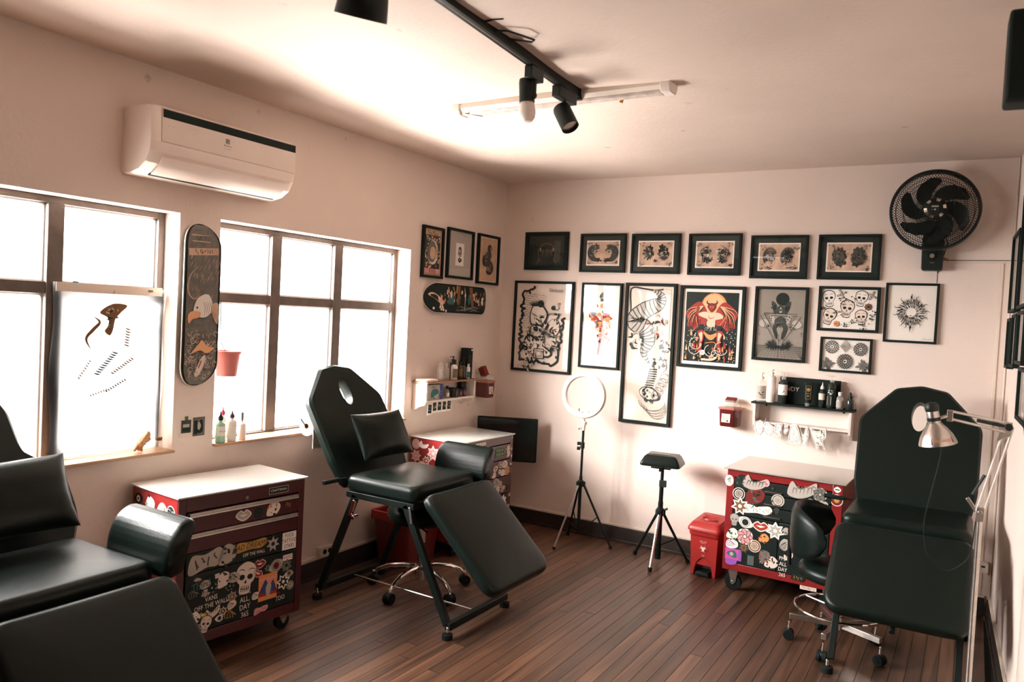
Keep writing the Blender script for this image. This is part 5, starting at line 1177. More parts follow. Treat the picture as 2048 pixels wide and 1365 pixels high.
# --- sharps containers
def sharps(label, loc, rz, lid_open):
    t = thing('sharps_container', label, 'container', loc, rz, 'red wall sharps containers')
    q = lambda s, dy=0: roundpoly([(-.062 * s, -.055 * s - .06), (.035 * s, -.055 * s - .06), (.062 * s, -.02 * s - .06), (.062 * s, -.002), (-.062 * s, -.002)], .012, 3)
    b = MB().use(mat('dark_red_plastic', (.10, .012, .012), .25, coat=.3)); b.rings([[(*p, z) for p in q(s)] for s, z in ((.86, 0), (.93, .006), (1.02, .118))]); b.build('body', t)
    b = MB().use(mat('clear_red_plastic', (.42, .16, .12), .25)); b.rings([[(*p, z) for p in q(s)] for s, z in ((1.08, .114), (1.14, .118), (1.14, .128), (1.08, .13))]); b.build('rim', t)
    b = MB().use(CLEAR); b.rings([[(*p, z) for p in q(s)] for s, z in ((.92, .13), (.90, .165), (.82, .178))]); b.build('lid', t)
    b = MB().use(INK['r'])
    if lid_open: b.box((-.045, -.06, .20), (.045, .05, .075), (R_(-12), R_(-22), 0))
    else: b.box((.0, -.065, .180), (.07, .05, .014), (R_(25), 0, 0))
    b.build('flap', t, bevel=.002)
    k = Ink(); k.rect(-.045, .028, .015, .088, 'C'); k.frame(-.045, .028, .015, .088, .0012, 'R'); k.text('~PERFUR', (-.015, .076), .011, 'R'); [k.rect(-.038, .05 + .007 * i, .0, .0515 + .007 * i, 'g') for i in range(3)]; k.circ((-.004, .040), .006, 'K'); o = k.build('label', t); o.location.y = -.120; o.rotation_euler.x = R_(-3)
    return t
sharps('dark red sharps container with closed lid on the back wall beside the right shelf', (1.905, -.0012, .953), 0, False)
sharps('dark red sharps container with raised flap on the window wall at the corner', (.0012, -.255, .985), LW, True)

# --- skateboard decks
def deck(label, loc, rz, vertical, draw):
    t = thing('skateboard_deck', label, 'skateboard', loc, rz, 'skateboard decks hung as art'); L, Wd = .795, .205
    kick = lambda s: .034 * max(0, (abs(s) - .27) / .125) ** 2 if abs(s) > .27 else 0
    if vertical: wp = lambda u, v: .040 - kick(v)
    else: wp = lambda u, v: .040 - kick(u)
    b = MB(); n = 40
    def half(s):   # half width at position s along the board
        e = abs(s) - (L / 2 - .115); return Wd / 2 * (1 if e <= 0 else math.sqrt(max(0, 1 - (e / .1152) ** 2)))
    ss = [-L / 2 * math.cos(PI * i / n) for i in range(n + 1)]; rr = []
    for s in ss:
        hw_ = max(half(s), .002); row = []
        for (x, y) in ((-1, 0), (-.7, 0), (0, 0), (.7, 0), (1, 0), (1, 1), (.7, 1), (0, 1), (-.7, 1), (-1, 1)):
            o_ = .040 - kick(s) - .011 * y; o_ -= 0
            row.append((x * hw_, -o_, s) if vertical else (s, -o_, x * hw_))
        rr.append(row)
    b.use(MATTE); b.rings(rr); b.build('deck', t, ang=50)
    b = MB().use(INK['C']); pts = [];
    for s in ss: pts.append((half(s), s))
    pts = pts + [(-h_, s) for h_, s in reversed(pts[1:-1])]
    P3 = [((x, -(.0345 - kick(s)), s) if vertical else (s, -(.0345 - kick(s)), x)) for x, s in pts]; b.tube(P3, .0036, 5, True); b.build('edge_ply', t)
    k = Ink(warp=lambda u, v: wp(u, v) + .0012); draw(k, L / 2, Wd / 2); k.build('print', t)
    b = MB().use(STEEL)
    for s in (-.2, .2): b.cyl((0, 0, s) if vertical else (s, 0, 0), (0, -.03, s) if vertical else (s, -.03, 0), .004, seg=8)
    b.build('wall_hook', t)
def strips(k, L, Wd, col, vertical, e=.012):   # board-shaped background in strips so that it follows the curve
    n = 32
    for i in range(n):
        s0, s1 = -L * .985 + 1.97 * L * i / n, -L * .985 + 1.97 * L * (i + 1) / n
        hf = lambda s: (Wd - e) * (1 if abs(s) < L - .115 else math.sqrt(max(0, 1 - ((abs(s) - L + .115) / .1152) ** 2)))
        a, b_ = hf(s0), hf(s1)
        k.poly([(-a, s0), (a, s0), (b_, s1), (-b_, s1)] if vertical else [(s0, -a), (s1, -b_), (s1, b_), (s0, a)], col, False)
    k.l += 1
def dk_eagle(k, L, Wd):
    strips(k, L, Wd, 'G', True)
    for y, r, txt in ((.325, .02, '~POWER'), (.262, .09, '~MOON SON')):
        k.push((-.012 if y > .3 else 0, y), 1, r); wdt = .052 if y > .3 else .085; k.rect(-wdt, -.017, wdt, .017, 'P'); k.text(txt, (0, 0), .034, 'g', sx=.6 if y > .3 else .72); k.pop()
    for i in range(46):
        x, y = rnd(-.08, .085), rnd(.02, .22); k.line([(x, y), (x + .006, y + .012), (x + .010, y + .026)], .0022, 'P', 2, k=3)
    k.line([(-.03, .19), (-.075, .14), (-.085, .07), (-.05, .03), (.02, .06)], .008, 'P', 2)
    k.blob([(-.05, -.04), (-.03, .03), (.03, .055), (.06, .0), (.04, -.045), (.0, -.06)], 'W'); [k.line([(.0 + .012 * i, .02), (.015 + .012 * i, -.01), (.01 + .012 * i, -.06)], .004, 'A', 2) for i in range(5)]
    k.blob([(-.055, -.03), (-.08, -.05), (-.075, -.09), (-.055, -.07), (-.02, -.06), (-.01, -.035)], 'o'); k.circ((-.03, -.012), .005, 'K'); k.blob([(.05, .0), (.09, .01), (.09, -.09), (.06, -.05)], 'P')
    for i in range(110):
        x, y = rnd(-.085, .085), -rnd(.13, .37)
        if abs(y) > .32 and abs(x) > .06: continue
        k.ring((x, y), rnd(.006, .013), .0026, random.choice(['P', 'A', 'C']), 8, a0=rnd(0, 3), a1=rnd(4, 6.5))
    k.blob([(-.06, -.235), (-.02, -.19), (.0, -.17), (.03, -.20), (.07, -.21), (.03, -.235), (-.01, -.22)], 'o'); k.blob([(-.03, -.33), (-.005, -.26), (.02, -.25), (.01, -.31), (-.015, -.35)], 'C'); k.line([(-.02, -.33), (.0, -.27)], .006, 'R', smooth=False)
    k.text('~DEATHLESS', (0, -.36), .022, 'P', sx=.75)
def dk_crowd(k, L, Wd):
    strips(k, L, Wd, 'K', False); k.poly([(-.25, -.07), (.3, -.085), (.36, -.02), (-.2, -.01)], 'g')
    for i in range(60): x, y = rnd(-.25, .36), rnd(-.03, .055); k.blob([(x - .008, y - .01), (x - .005, y + .012), (x + .006, y + .010), (x + .007, y - .01)], random.choice('BNAYLgkN'))
    k.blob([(-.37, .02), (-.33, .035), (-.24, -.005), (-.235, -.035), (-.27, -.03), (-.33, .0)], 'B'); k.line([(-.35, .01), (-.27, -.022)], .004, 'N', smooth=False); k.circ((-.235, -.035), .022, 'B', .028); k.ring((-.235, -.035), .018, .003, 'N', 14)
    for x, y in ((-.25, -.065), (-.22, -.065), (-.235, -.08), (-.21, -.083), (-.32, -.075), (-.18, -.09)): k.circ((x, y), .010, 'W')
    for x in (-.14, -.105): k.blob([(x - .016, -.03), (x - .01, .02), (x + .012, .02), (x + .018, -.03), (x, -.045)], 'L')
    k.blob([(-.135, .03), (-.12, .06), (-.11, .03), (-.12, .0)], 'B'); k.line([(-.16, .08), (-.15, .05), (-.13, .03)], .008, 'B'); k.line([(-.10, .085), (-.09, .06)], .007, 'B', smooth=False)
    k.poly([(-.045, .095), (-.01, .095), (-.018, -.04), (-.05, -.04)], 'N'); k.poly([(-.06, .097), (-.045, .097), (-.05, .04), (-.065, .045)], 'Y'); k.poly([(.10, .093), (.145, .093), (.175, -.055), (.145, -.055)], 'N'); k.line([(.04, .09), (.055, .03), (.055, -.09)], .006, 'W', 2); k.blob([(.095, .02), (.11, .04), (.125, .0), (.10, -.04)], 'L'); k.line([(.17, .01), (.2, -.01), (.205, .02)], .006, 'B'); k.blob([(.28, -.03), (.275, .02), (.305, .02), (.30, -.02)], 'W'); k.line([(.30, .01), (.31, -.04)], .012, 'N', smooth=False)
    for i in range(14): k.line([(rnd(-.1, .3), -.05), (rnd(-.1, .3), -.085)], .0015, 'A', smooth=False)
deck('upright skateboard deck with an eagle over curling waves, between the two windows', (.0012, -2.842, 1.597), LW, True, dk_eagle)
deck('horizontal dark skateboard deck with a painted crowd, under the three small prints', (.0012, -.632, 1.725), LW, False, dk_crowd)

# --- small things on the window wall
for nm, lb, y in (('a', 'instant photo with white border and green tape below the eagle deck', -2.876), ('b', 'borderless dark portrait photo right of the taped instant photo', -2.803)):
    t = thing('photo_print', lb, 'photo', (.0012, y, .995), LW); b = MB().use(INK['C' if nm == 'a' else 'g']); b.b2((-.034, -.0008, -.048), (.034, 0, .044)); b.build('paper', t)
    k = Ink()
    if nm == 'a': k.rect(-.028, -.028, .028, .036, 'g'); k.rect(-.02, -.02, .02, .0, 'K'); k.rect(-.018, .0, .018, .016, 'A'); k.rect(-.008, .036, .010, .054, 'E')
    else: k.rect(-.030, -.044, .030, .04, 'G'); k.blob([(-.01, -.03), (.0, .02), (.02, .03), (.022, -.03)], 'K'); k.blob([(-.01, .0), (.0, .022), (.012, .0), (0, -.02)], 'A'); k.rect(-.028, -.04, -.008, .03, 'K')
    o = k.build('image', t); o.location.y = -.001
t = thing('power_outlet', 'double power outlet on the window wall just above the baseboard', 'outlet', (.0012, -1.895, .150), LW)
b = MB().use(CREAM); b.b2((-.055, -.035, -.021), (.055, 0, .036)); b.build('box', t, bevel=.002)
for x in (-.02, .022): b = MB().use(MATTE); b.cyl((x, -.0375, .008), (x, -.0345, .008), .015, seg=14); b.build('socket', t)
t = thing('power_outlet', 'white plug adapter low on the back wall beside the right corner', 'outlet', (3.41, -.0065, .30), 0)
b = MB().use(WHITEP); b.prism_y(roundpoly([(-.028, -.03), (.028, -.03), (.028, .03), (-.028, .03)], .012), -.06, 0); b.build('adapter', t, bevel=.003); b = MB().use(MATTE); b.b2((-.008, -.061, .004), (.012, -.0595, .014)); b.build('socket', t)
# folded paper clipped on the cabinet side wall shelf, roll holder on the sill
t = thing('paper_roll', 'white paper towel roll hanging off the right window sill behind the middle chair', 'paper', (.10, -2.115, .945), LW)
b = MB().use(WHITEP); pr = [(.018, -.055), (.055, -.055), (.055, .055), (.018, .055)]
b.X = Matrix.Rotation(R_(90), 4, 'Y'); b.rings([[(r * math.cos(2 * PI * i / 28), r * math.sin(2 * PI * i / 28), z) for i in range(28)] for r, z in pr], ringclosed=True); b.build('roll', t)
b = MB().use(WHITEP); b.rings([[(x, -.054, z) for z in (.01, -.12)] + [(x, -.052, z) for z in (-.12, .01)] for x in (-.055, .055)]); b.build('hanging_sheet', t)
b = MB().use(INK['N']); b.X = Matrix.Rotation(R_(90), 4, 'Y'); b.rings([[(r * math.cos(2 * PI * i / 20), r * math.sin(2 * PI * i / 20), z) for i in range(20)] for r, z in ((.014, -.056), (.0178, -.056), (.0178, .056), (.014, .056))], ringclosed=True); b.build('core', t)
b = MB().use(BMETAL); b.tube([(-.10, .0, .045), (-.06, .0, .0), (.06, 0, 0), (.075, .0, -.0)], .004, 6); b.tube([(.07, 0, 0), (.07, .06, -.0), (.07, .098, -.0)], .004, 6); b.build('holder', t)
# things on the window sills
ZS = Z0 + .015
t = thing('figurine', 'small golden horned animal figurine standing on the left window sill', 'figurine', (-.035, -3.085, ZS), LW)
FIGM = mat('gold_figurine', (.55, .28, .12), .35, spec=.6)
def skin_mesh(name, pts, edges, radii, m, parent, lvl=2):
    me = bpy.data.meshes.new(name); me.from_pydata(pts, edges, []); me.materials.append(m); o = bpy.data.objects.new(name, me); COL.objects.link(o); o.parent = parent
    o.modifiers.new('skin', 'SKIN'); 
    for v, r in zip(me.skin_vertices[0].data, radii): v.radius = (r, r)
    me.skin_vertices[0].data[0].use_root = True
    s = o.modifiers.new('sub', 'SUBSURF'); s.levels = lvl; s.render_levels = lvl
    return o
pts = [(0, 0, .045), (.012, 0, .058), (.024, 0, .072), (.030, 0, .082), (.042, 0, .078), (-.012, .008, .030), (-.012, .008, .012), (-.006, .010, .003), (-.012, -.008, .030), (-.010, -.008, .012), (-.002, -.010, .003), (.028, .008, .054), (.042, .008, .050), (.028, -.008, .056), (.040, -.010, .058), (-.016, 0, .034), (-.030, 0, .018), (-.040, 0, .006), (.028, .006, .094), (.028, -.006, .094)]
skin_mesh('body', pts, [(0, 1), (1, 2), (2, 3), (3, 4), (0, 5), (5, 6), (6, 7), (0, 8), (8, 9), (9, 10), (1, 11), (11, 12), (1, 13), (13, 14), (0, 15), (15, 16), (16, 17), (3, 18), (3, 19)], [v * 1.7 for v in (.013, .011, .008, .008, .004, .008, .005, .004, .008, .005, .004, .004, .003, .004, .003, .008, .005, .003, .002, .002)], FIGM, t, 1)
t = thing('jar', 'tiny glass jar with cork lid at the end of the left window sill', 'jar', (-.03, -3.0, ZS), 0)
b = MB().use(CLEAR); b.lathe([(.017, 0), (.018, .002), (.018, .04), (.014, .045)], seg=18); b.build('body', t); b = MB().use(INK['N']); b.lathe([(.015, .045), (.016, .058), (.015, .059)], seg=16); b.build('lid', t)
gS = 'squeeze bottles on the right window sill'
REDC = mat('magenta_cap', (.45, .03, .09), .4)
bottle('green soap bottle with black pointed cap, first on the right window sill', (-.0, -2.672, ZS), .024, .165, GREEN, .4, .62, BLACK, .30, 'cone', (.22, .52), 'W', gS, rot=LW, prnt=lambda k, r, a, b: k.text('~Vandal', (0, (a + b) / 2), .014, 'g', sx=.8))
bottle('white squeeze bottle with red pointed cap on the right window sill', (-.05, -2.618, ZS), .020, .180, WHITEP, .4, .66, REDC, .26, 'cone', None, 'W', gS, rot=LW)
bottle('white bottle with printed lines and dark pointed cap, right window sill', (.0, -2.600, ZS), .023, .165, WHITEP, .4, .66, mat('purple_cap', (.05, .02, .05), .4), .26, 'cone', (.08, .6), 'W', gS, rot=LW, prnt=pr_lines)
bottle('pale slim bottle with flat grey cap, last on the right window sill', (.0, -2.535, ZS), .021, .145, WHITEP, .3, .60, mat('grey_cap', (.12, .13, .12), .4), .30, 'cap', None, 'W', gS, rot=LW)
# flower pot outside, behind the glass, on a bracket
t = thing('plant_pot', 'pale red plastic pot hanging before the right window, beside the eagle deck', 'pot', (-.045, -2.612, 1.235), 0)
b = MB().use(mat('pot_plastic', (.62, .20, .18), .5)); b.lathe([(.052, 0), (.066, .115), (.072, .116), (.072, .13), (.066, .131), (.062, .118), (.05, .01)], seg=28); b.build('pot', t); b = MB().use(BMETAL); b.tube([(-.01, -.0, .125), (-.05, .0, .17), (-.066, -.0, .385)], .0025, 6); b.build('hanger', t)
# tracing paper taped over the left window
t = thing('tracing_paper', 'large sheet of tracing paper with a sketched flower taped on the left window', 'paper', (-.1035, -3.222, 1.285), LW)
b = MB().use(PAPERT); n = 12
b.rings([[(-.262 + .524 * i / n + .006 * math.sin(j * .9), -.003 * math.sin(i * 1.3 + j) - .003 - .012 * max(0, (j - 8) / 3) ** 2, -.385 + .77 * j / 11 - (.01 * (i / n) if j > 9 else 0)) for i in range(n + 1)] for j in range(12)], closed=False, cap=False); b.build('sheet', t)
b = MB().use(INK['C']); b.b2((-.255, -.020, .345), (.25, -.0185, .385)); b.build('folded_edge', t)
k = Ink(org=(0, 0))
k.blob([(-.06, .26), (.0, .30), (.07, .295), (.04, .26), (.015, .23), (.005, .18), (-.01, .155), (-.035, .175), (-.02, .20), (-.022, .235)], 'N'); wisp(k, (.0, .262), .035, 22, ['P', 'G', 'N', 'K'], wmin=.05, wmax=.12); wisp(k, (-.01, .20), .022, 14, ['P', 'G', 'K'], wmin=.05, wmax=.1)
k.line([(-.09, .24), (-.06, .215), (-.09, .18), (-.12, .14), (-.095, .09)], .016, 'N', 2)
for c, n_, a, l, cl_ in (((.075, .155), 7, 1.5, .032, 'N'), ((-.02, .035), 11, .85, .036, 'K'), ((.06, .02), 10, .6, .022, 'N'), ((-.12, .01), 8, 1.0, .014, 'A'), ((.03, -.07), 9, .5, .014, 'g'), ((-.05, -.10), 7, .3, .010, 'A')):
    for i in range(n_):
        x, y = c[0] + (i - n_ / 2) * .0125 * math.cos(a), c[1] + (i - n_ / 2) * .0125 * math.sin(a); k.line([(x - l / 2, y + .006), (x, y - .002), (x + l / 2, y - .004)], .007, cl_, 2, k=3)
k.rect(-.19, .385, -.165, .392, 'L'); k.rect(.17, .362, .195, .372, 'L'); k.text('5', (0, .352), .022, 'g', shear=.4)
o = k.build('sketch', t); o.location.y = -.022
# --- monitor on the back wall
t = thing('monitor', 'black flat monitor on a wall bracket behind the middle cabinet, in the corner', 'monitor', (.262, -.235, .678), R_(27))
b = MB().use(MATTE); b.prism_y(roundpoly([(-.232, -.168), (.232, -.168), (.232, .168), (-.232, .168)], .012), -.012, .012); b.build('case', t, bevel=.002)
b = MB().use(mat('screen_glass', (.012, .016, .014), .12, spec=.6)); b.b2((-.22, -.0135, -.156), (.22, -.0125, .156)); b.build('screen', t)
b = MB().use(BMETAL); b.b2((-.05, .012, -.05), (.05, .025, .05)); b.X = Matrix.Rotation(R_(-27), 4, 'Z'); b.b2((-.015, .02, -.02), (.015, .232, .02)); b.b2((-.04, .222, -.06), (.04, .233, .06)); b.build('bracket', t, bevel=.002)

# ================================================================== CEILING FITTINGS
ZC = H - .0
t = thing('ceiling_track', 'long black ceiling track rail for spotlights', 'track', (1.72, -3.2, 0), 0); t.rotation_euler.z = R_(3.6)
b = MB().use(BMETAL); b.b2((-.018, -1.9, 2.642), (.018, 1.13, 2.690)); b.use(STEEL); b.b2((-.0035, -1.88, 2.6412), (-.0015, 1.1, 2.643)); b.b2((.0015, -1.88, 2.6412), (.0035, 1.1, 2.643)); b.build('rail', t, bevel=.002)
b = MB().use(BLACK); b.b2((-.022, 1.10, 2.634), (.022, 1.15, 2.688)); b.build('end_feed', t, bevel=.003)
b = MB().use(BLACK); b.tube([(.02, .28, 2.66), (.06, .30, 2.662), (.10, .345, 2.655), (.115, .41, 2.66), (.09, .44, 2.665), (.02, .40, 2.67)], .004, 6); b.tube([(.02, .2, 2.665), (.06, .2, 2.668), (.09, .21, 2.67)], .003, 6); b.build('cable', t)
def trk(d): a = R_(3.6); return Vector((1.72 - d * math.sin(a), -3.2 + d * math.cos(a), 0))
def spot(label, p, hang, aim, L, r, bulb=False, flare=1.0, box=(.03, .08)):
    t = thing('spotlight', label, 'spotlight', (p.x, p.y, 2.60), 0, 'spotlights on the ceiling track')
    b = MB().use(BLACK); b.box((0, 0, .016), (box[0], box[1], .05)); b.build('adapter', t, bevel=.003)
    q = Vector((.0, 0, -hang)); b = MB().use(BLACK); b.cyl((0, 0, -.005), q, .008 if not bulb else .013, seg=12); b.sphere(q, .016, 12, 8); b.build('stem', t)
    d = Vector(aim).normalized(); s0 = q - d * L * .30 + Vector((0, 0, 0))
    if bulb: s0 = q + Vector((-.035, .0, .07))
    b = MB().use(BLACK); X = Matrix.Translation(s0) @ d.to_track_quat('Z', 'Y').to_matrix().to_4x4(); b.X = X
    b.lathe([(r * .55, -.004), (r * .92, .0), (r, .012), (r * (1 + (flare - 1) * .7), L * .7), (r * flare, L), (r * flare * .93, L), (r * flare * .9, L * .9), (r * .5, L * .86)], seg=28); b.build('housing', t)
    b = MB().use(WHITEP if bulb else STEEL); b.X = X
    if bulb: b.lathe([(r * .75, L * .9), (r * .98, L * 1.1), (r * 1.1, L * 1.42), (r * .98, L * 1.66), (r * .6, L * 1.83), (.002, L * 1.88)], seg=24); b.build('bulb', t)
    else: b.lathe([(r * .85, L * .87), (r * .85, L * .90), (.002, L * .905)], seg=20); b.build('lens', t)
spot('black spotlight holder with a white round bulb on the ceiling track', trk(.655), .07, (.05, .05, -1), .095, .032, True, box=(.036, .10))
spot('small black cylinder spotlight at the far end of the ceiling track', trk(.97), .065, (.55, -.15, -.85), .115, .040, box=(.04, .17))
spot('large black spotlight at the top photo edge, nearest the camera', Vector((trk(-.42).x - .02, trk(-.42).y, 0)), .03, (-.35, .20, -1), .150, .062, False, 1.25, box=(.04, .12))
t = thing('fluorescent_batten', 'old white fluorescent batten crossing under the ceiling track end', 'lamp', (1.52, -2.05, 2.64), R_(0)); t.rotation_euler.z = R_(-1.0)
b = MB().use(CREAM); b.prism_x([(-.03, 0), (.03, 0), (.045, .018), (.045, .046), (-.045, .046), (-.045, .018)], -.545, .545); b.build('housing', t, bevel=.002)
b = MB().use(mat('scratched_diffuser', (.55, .46, .40), .3, var=.25, vscale=25)); b.prism_x([(-.024, -.010), (.024, -.010), (.030, .0), (-.030, .0)], -.53, .53); b.build('diffuser', t, bevel=.002)
for s in (-1, 1): b = MB().use(WHITEP); b.prism_x([(-.035, -.013), (.035, -.013), (.05, .012), (.05, .046), (-.05, .046), (-.05, .012)], s * .535, s * .582); b.build('end_cap', t, bevel=.004)
b = MB().use(INK['Y']); b.box((.32, .05, .01), (.012, .012, .05), (0, .3, 0)); b.use(BLACK); b.cyl((-.5, -.04, -.008), (-.44, .03, -.012), .002, seg=6); b.build('wire_tie', t)
# black wall speaker high on the right
p = rwp(2.60, 2.448, .0012)
t = thing('wall_speaker', 'black rounded speaker high on the right wall at the photo edge', 'speaker', p, RW)
b = MB().use(MATTE); b.prism_y(roundpoly([(-.07, -.135), (.07, -.135), (.07, .135), (-.07, .135)], .035), -.225, -.07); b.build('cabinet', t, bevel=.008); b = MB().use(BMETAL); b.b2((-.02, -.075, -.03), (.02, 0, .03)); b.build('bracket', t, bevel=.002)

# ================================================================== FLOOR-STANDING THINGS
def stand_legs(t, c, hub, foot_r, a0, r=.0085, m=BMETAL, hi=.10, pole_r=.012, shiny=None):
    for i in range(3):
        a = a0 + 2 * PI * i / 3; e = Vector((foot_r * math.cos(a), foot_r * math.sin(a), .006)); s = Vector((.02 * math.cos(a), .02 * math.sin(a), hub))
        b = MB().use(shiny if (shiny and i == 0) else m); b.cyl(s, e, r, r * .85, seg=8); b.use(m); b.box(s, (.03, .018, .028), (0, 0, a)); lg = b.build('leg', t)
        b = MB().use(RUBBER); b.cyl(e - (e - s).normalized() * .02, e, r * 1.4, seg=10); b.build('foot', lg)
        md = s.lerp(e, .52); b = MB().use(m); b.cyl(md, (.008 * math.cos(a), .008 * math.sin(a), hi), .004, seg=6); b.build('brace', t)
# ring light
t = thing('ring_light', 'white ring light on a slim black tripod before the back wall', 'ring light', (.925, -.285, 0), 0)
b = MB().use(BMETAL); b.cyl((0, 0, .10), (0, 0, .50), .012, seg=12); b.cyl((0, 0, .46), (0, 0, .86), .009, seg=12); b.build('pole', t)
b = MB().use(BLACK); b.cyl((0, 0, .425), (0, 0, .47), .022, seg=14); b.build('clamp', t, bevel=.002); b = MB().use(BLACK); b.cyl((0, 0, .70), (0, 0, .745), .015, seg=12); b.cyl((-.012, -.01, .735), (-.034, -.02, .735), .012, seg=10); b.cyl((-.012, -.01, .70), (-.034, -.02, .70), .012, seg=10); b.build('clamp', t, bevel=.002)
stand_legs(t, None, .45, .245, R_(-107), shiny=STEEL)
b = MB().use(WHITEP); b.cyl((0, 0, .83), (0, 0, .89), .014, seg=14); b.cyl((.006, -.02, .885), (.03, -.03, .885), .014, seg=14); b.cyl((-.02, -.015, .85), (-.035, -.025, .85), .014, seg=14); b.cyl((0, 0, .885), (0, -.012, .935), .012, seg=12); b.build('swivel', t, bevel=.002)
X = Matrix.Translation((-.0, -.022, 1.085)) @ Matrix.Rotation(R_(90), 4, 'X') @ Matrix.Rotation(R_(4), 4, 'Y')
b = MB().use(WHITEP); b.X = X
b.rings([[((.1475 + x) * math.cos(2 * PI * i / 64), (.1475 + x) * math.sin(2 * PI * i / 64), z) for i in range(64)] for x, z in ((-.018, -.008), (-.020, .004), (-.012, .013), (.0, .015), (.012, .013), (.020, .004), (.018, -.008), (.010, -.014), (-.010, -.014))], ringclosed=True); b.build('ring', t)
b = MB().use(mat('ring_diffuser', (.85, .80, .75), .5)); b.X = X; b.rings([[((.1475 + x) * math.cos(2 * PI * i / 64), (.1475 + x) * math.sin(2 * PI * i / 64), z) for i in range(64)] for x, z in ((-.013, .0135), (.013, .0135), (.010, .0165), (-.010, .0165))], ringclosed=True); b.build('diffuser', t)
b = MB().use(WHITEP); b.X = X; b.box((0, -.115, .004), (.09, .012, .02)); b.box((-.03, -.105, .01), (.006, .02, .03)); b.box((0, -.128, -.002), (.03, .03, .016)); b.use(BLACK); b.box((0, -.122, .0155), (.012, .004, .002)); b.build('phone_clip', t, bevel=.001)
# arm-rest stand
t = thing('armrest_stand', 'black padded armrest on a black tripod stand, left of the red bin', 'stand', (1.535, -.300, 0), 0)
b = MB().use(BMETAL); b.cyl((0, 0, .03), (0, 0, .42), .020, .017, seg=14); b.cyl((0, 0, .40), (0, 0, .555), .0145, seg=12); b.cyl((0, 0, .55), (0, 0, .665), .011, seg=12); b.build('pole', t)
b = MB().use(BLACK); b.cyl((0, 0, .325), (0, 0, .375), .026, seg=14); b.cyl((.025, 0, .365), (.05, 0, .38), .008, seg=8); b.build('clamp', t, bevel=.002); b = MB().use(BLACK); b.cyl((0, 0, .52), (0, 0, .565), .018, seg=12); b.box((.02, -.01, .545), (.03, .016, .045)); b.cyl((-.012, -.0, .63), (-.024, -.0, .63), .01, seg=8); b.build('clamp', t, bevel=.002)
stand_legs(t, None, .345, .215, R_(-83), r=.010, shiny=STEEL, hi=.12)
b = MB(); pd = roundpoly([(-.128, -.105), (.128, -.105), (.128, .105), (-.128, .105)], .02)
b.X = Matrix.Translation((-.002, 0, .668)) @ Matrix.Rotation(R_(8), 4, 'Z'); b.use(LEATHER)
b.rings([[(*(Vector(p) * s), z) for p in pd] for s, z in ((.96, 0), (1.03, .004), (1.05, .012), (1.0, .03), (.86, .062), (.76, .074), (.5, .078), (.05, .079))]); b.build('pad', t)
b = MB().use(BLACK); b.X = Matrix.Translation((-.002, 0, .655)) @ Matrix.Rotation(R_(8), 4, 'Z'); b.box((0, 0, .004), (.13, .13, .016)); b.build('plate', t, bevel=.002)
k = Ink(step=.0001); k.text('~TATSOUL', (0, .02), .030, 'C', shear=.3); k.rect(-.075, -.035, .05, -.022, 'C'); o = k.build('print', t); o.matrix_local = Matrix.Translation((-.004, 0, .7475)) @ Matrix.Rotation(R_(8), 4, 'Z') @ Matrix.Rotation(R_(-90), 4, 'X')
# red pedal bin
t = thing('pedal_bin', 'small red plastic pedal bin with biohazard sign, left of the right cabinet', 'bin', (1.878, -.262, 0), R_(-4))
b = MB().use(REDP)
arch = [(-.09, .285), (-.082, .0), (-.062, .0)] + [(-.062 + .124 * i / 14, .035 + .085 * math.sin(PI * i / 14) ** .8 if 0 < i < 14 else .03) for i in range(15)] + [(.062, .0), (.082, .0), (.09, .285)]
fr2 = [(-.094, .285), (-.083, .0), (-.062, .0), (-.058, .04), (-.045, .085), (-.02, .115), (0, .12), (.02, .115), (.045, .085), (.058, .04), (.062, 0), (.083, 0), (.094, .285)]
b.rings([[(p[0], -.125 + (.285 - p[1]) * .045, p[1]) for p in fr2], [(p[0], -.108 + (.285 - p[1]) * .045, p[1]) for p in fr2]])
b.rings([[(s * x, y, z) for s, y in ((-1, -.110), (1, -.110), (1, .11), (-1, .11))] for x, z in ((.076, .07), (.0935, .285))], cap=True)
for s in (-1, 1): b.rings([[(s * .083, -.11, 0), (s * .094, -.122, .285), (s * .094, .115, .285), (s * .080, .10, 0)], [(s * .076, -.10, 0), (s * .088, -.11, .285), (s * .088, .105, .285), (s * .074, .09, 0)]])
b.build('body', t, bevel=.003)
b = MB().use(REDP); q = lambda s: roundpoly([(-.108 * s, -.142 * s), (.108 * s, -.142 * s), (.108 * s, .13 * s), (-.108 * s, .13 * s)], .03)
b.rings([[(*p, z) for p in q(s)] for s, z in ((.93, .262), (.96, .268), (.97, .292))]); b.build('rim', t)
b = MB().use(REDP); b.rings([[(p[0], p[1], z + (.012 if p[1] > 0 else 0) * k_) for p in q(s)] for s, z, k_ in ((.98, .293, 0), (1.04, .295, 0), (1.04, .312, 0), (.98, .325, .4), (.86, .345, 1), (.80, .352, 1.2), (.2, .355, 1.2))]); lid = b.build('lid', t)
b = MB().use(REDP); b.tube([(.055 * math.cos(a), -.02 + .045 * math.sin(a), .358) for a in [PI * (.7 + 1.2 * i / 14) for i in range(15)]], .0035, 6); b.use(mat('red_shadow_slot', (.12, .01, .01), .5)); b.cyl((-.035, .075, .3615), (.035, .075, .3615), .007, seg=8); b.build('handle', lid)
b = MB().use(BLACK); b.rings([[(x, y, z) for x, z in ((-.05, .008), (.05, .008), (.04, .03), (-.04, .03))] for y in (-.135, -.03)]); b.build('pedal', t, bevel=.003)
k = Ink(org=(0, .185))
for i in range(3):
    a = PI / 2 + 2 * PI * i / 3; c = (.013 * math.cos(a), .013 * math.sin(a)); k.ring(c, .0125, .004, 'W', 16, a0=a + .75, a1=a + 2 * PI - .75, taper=2)
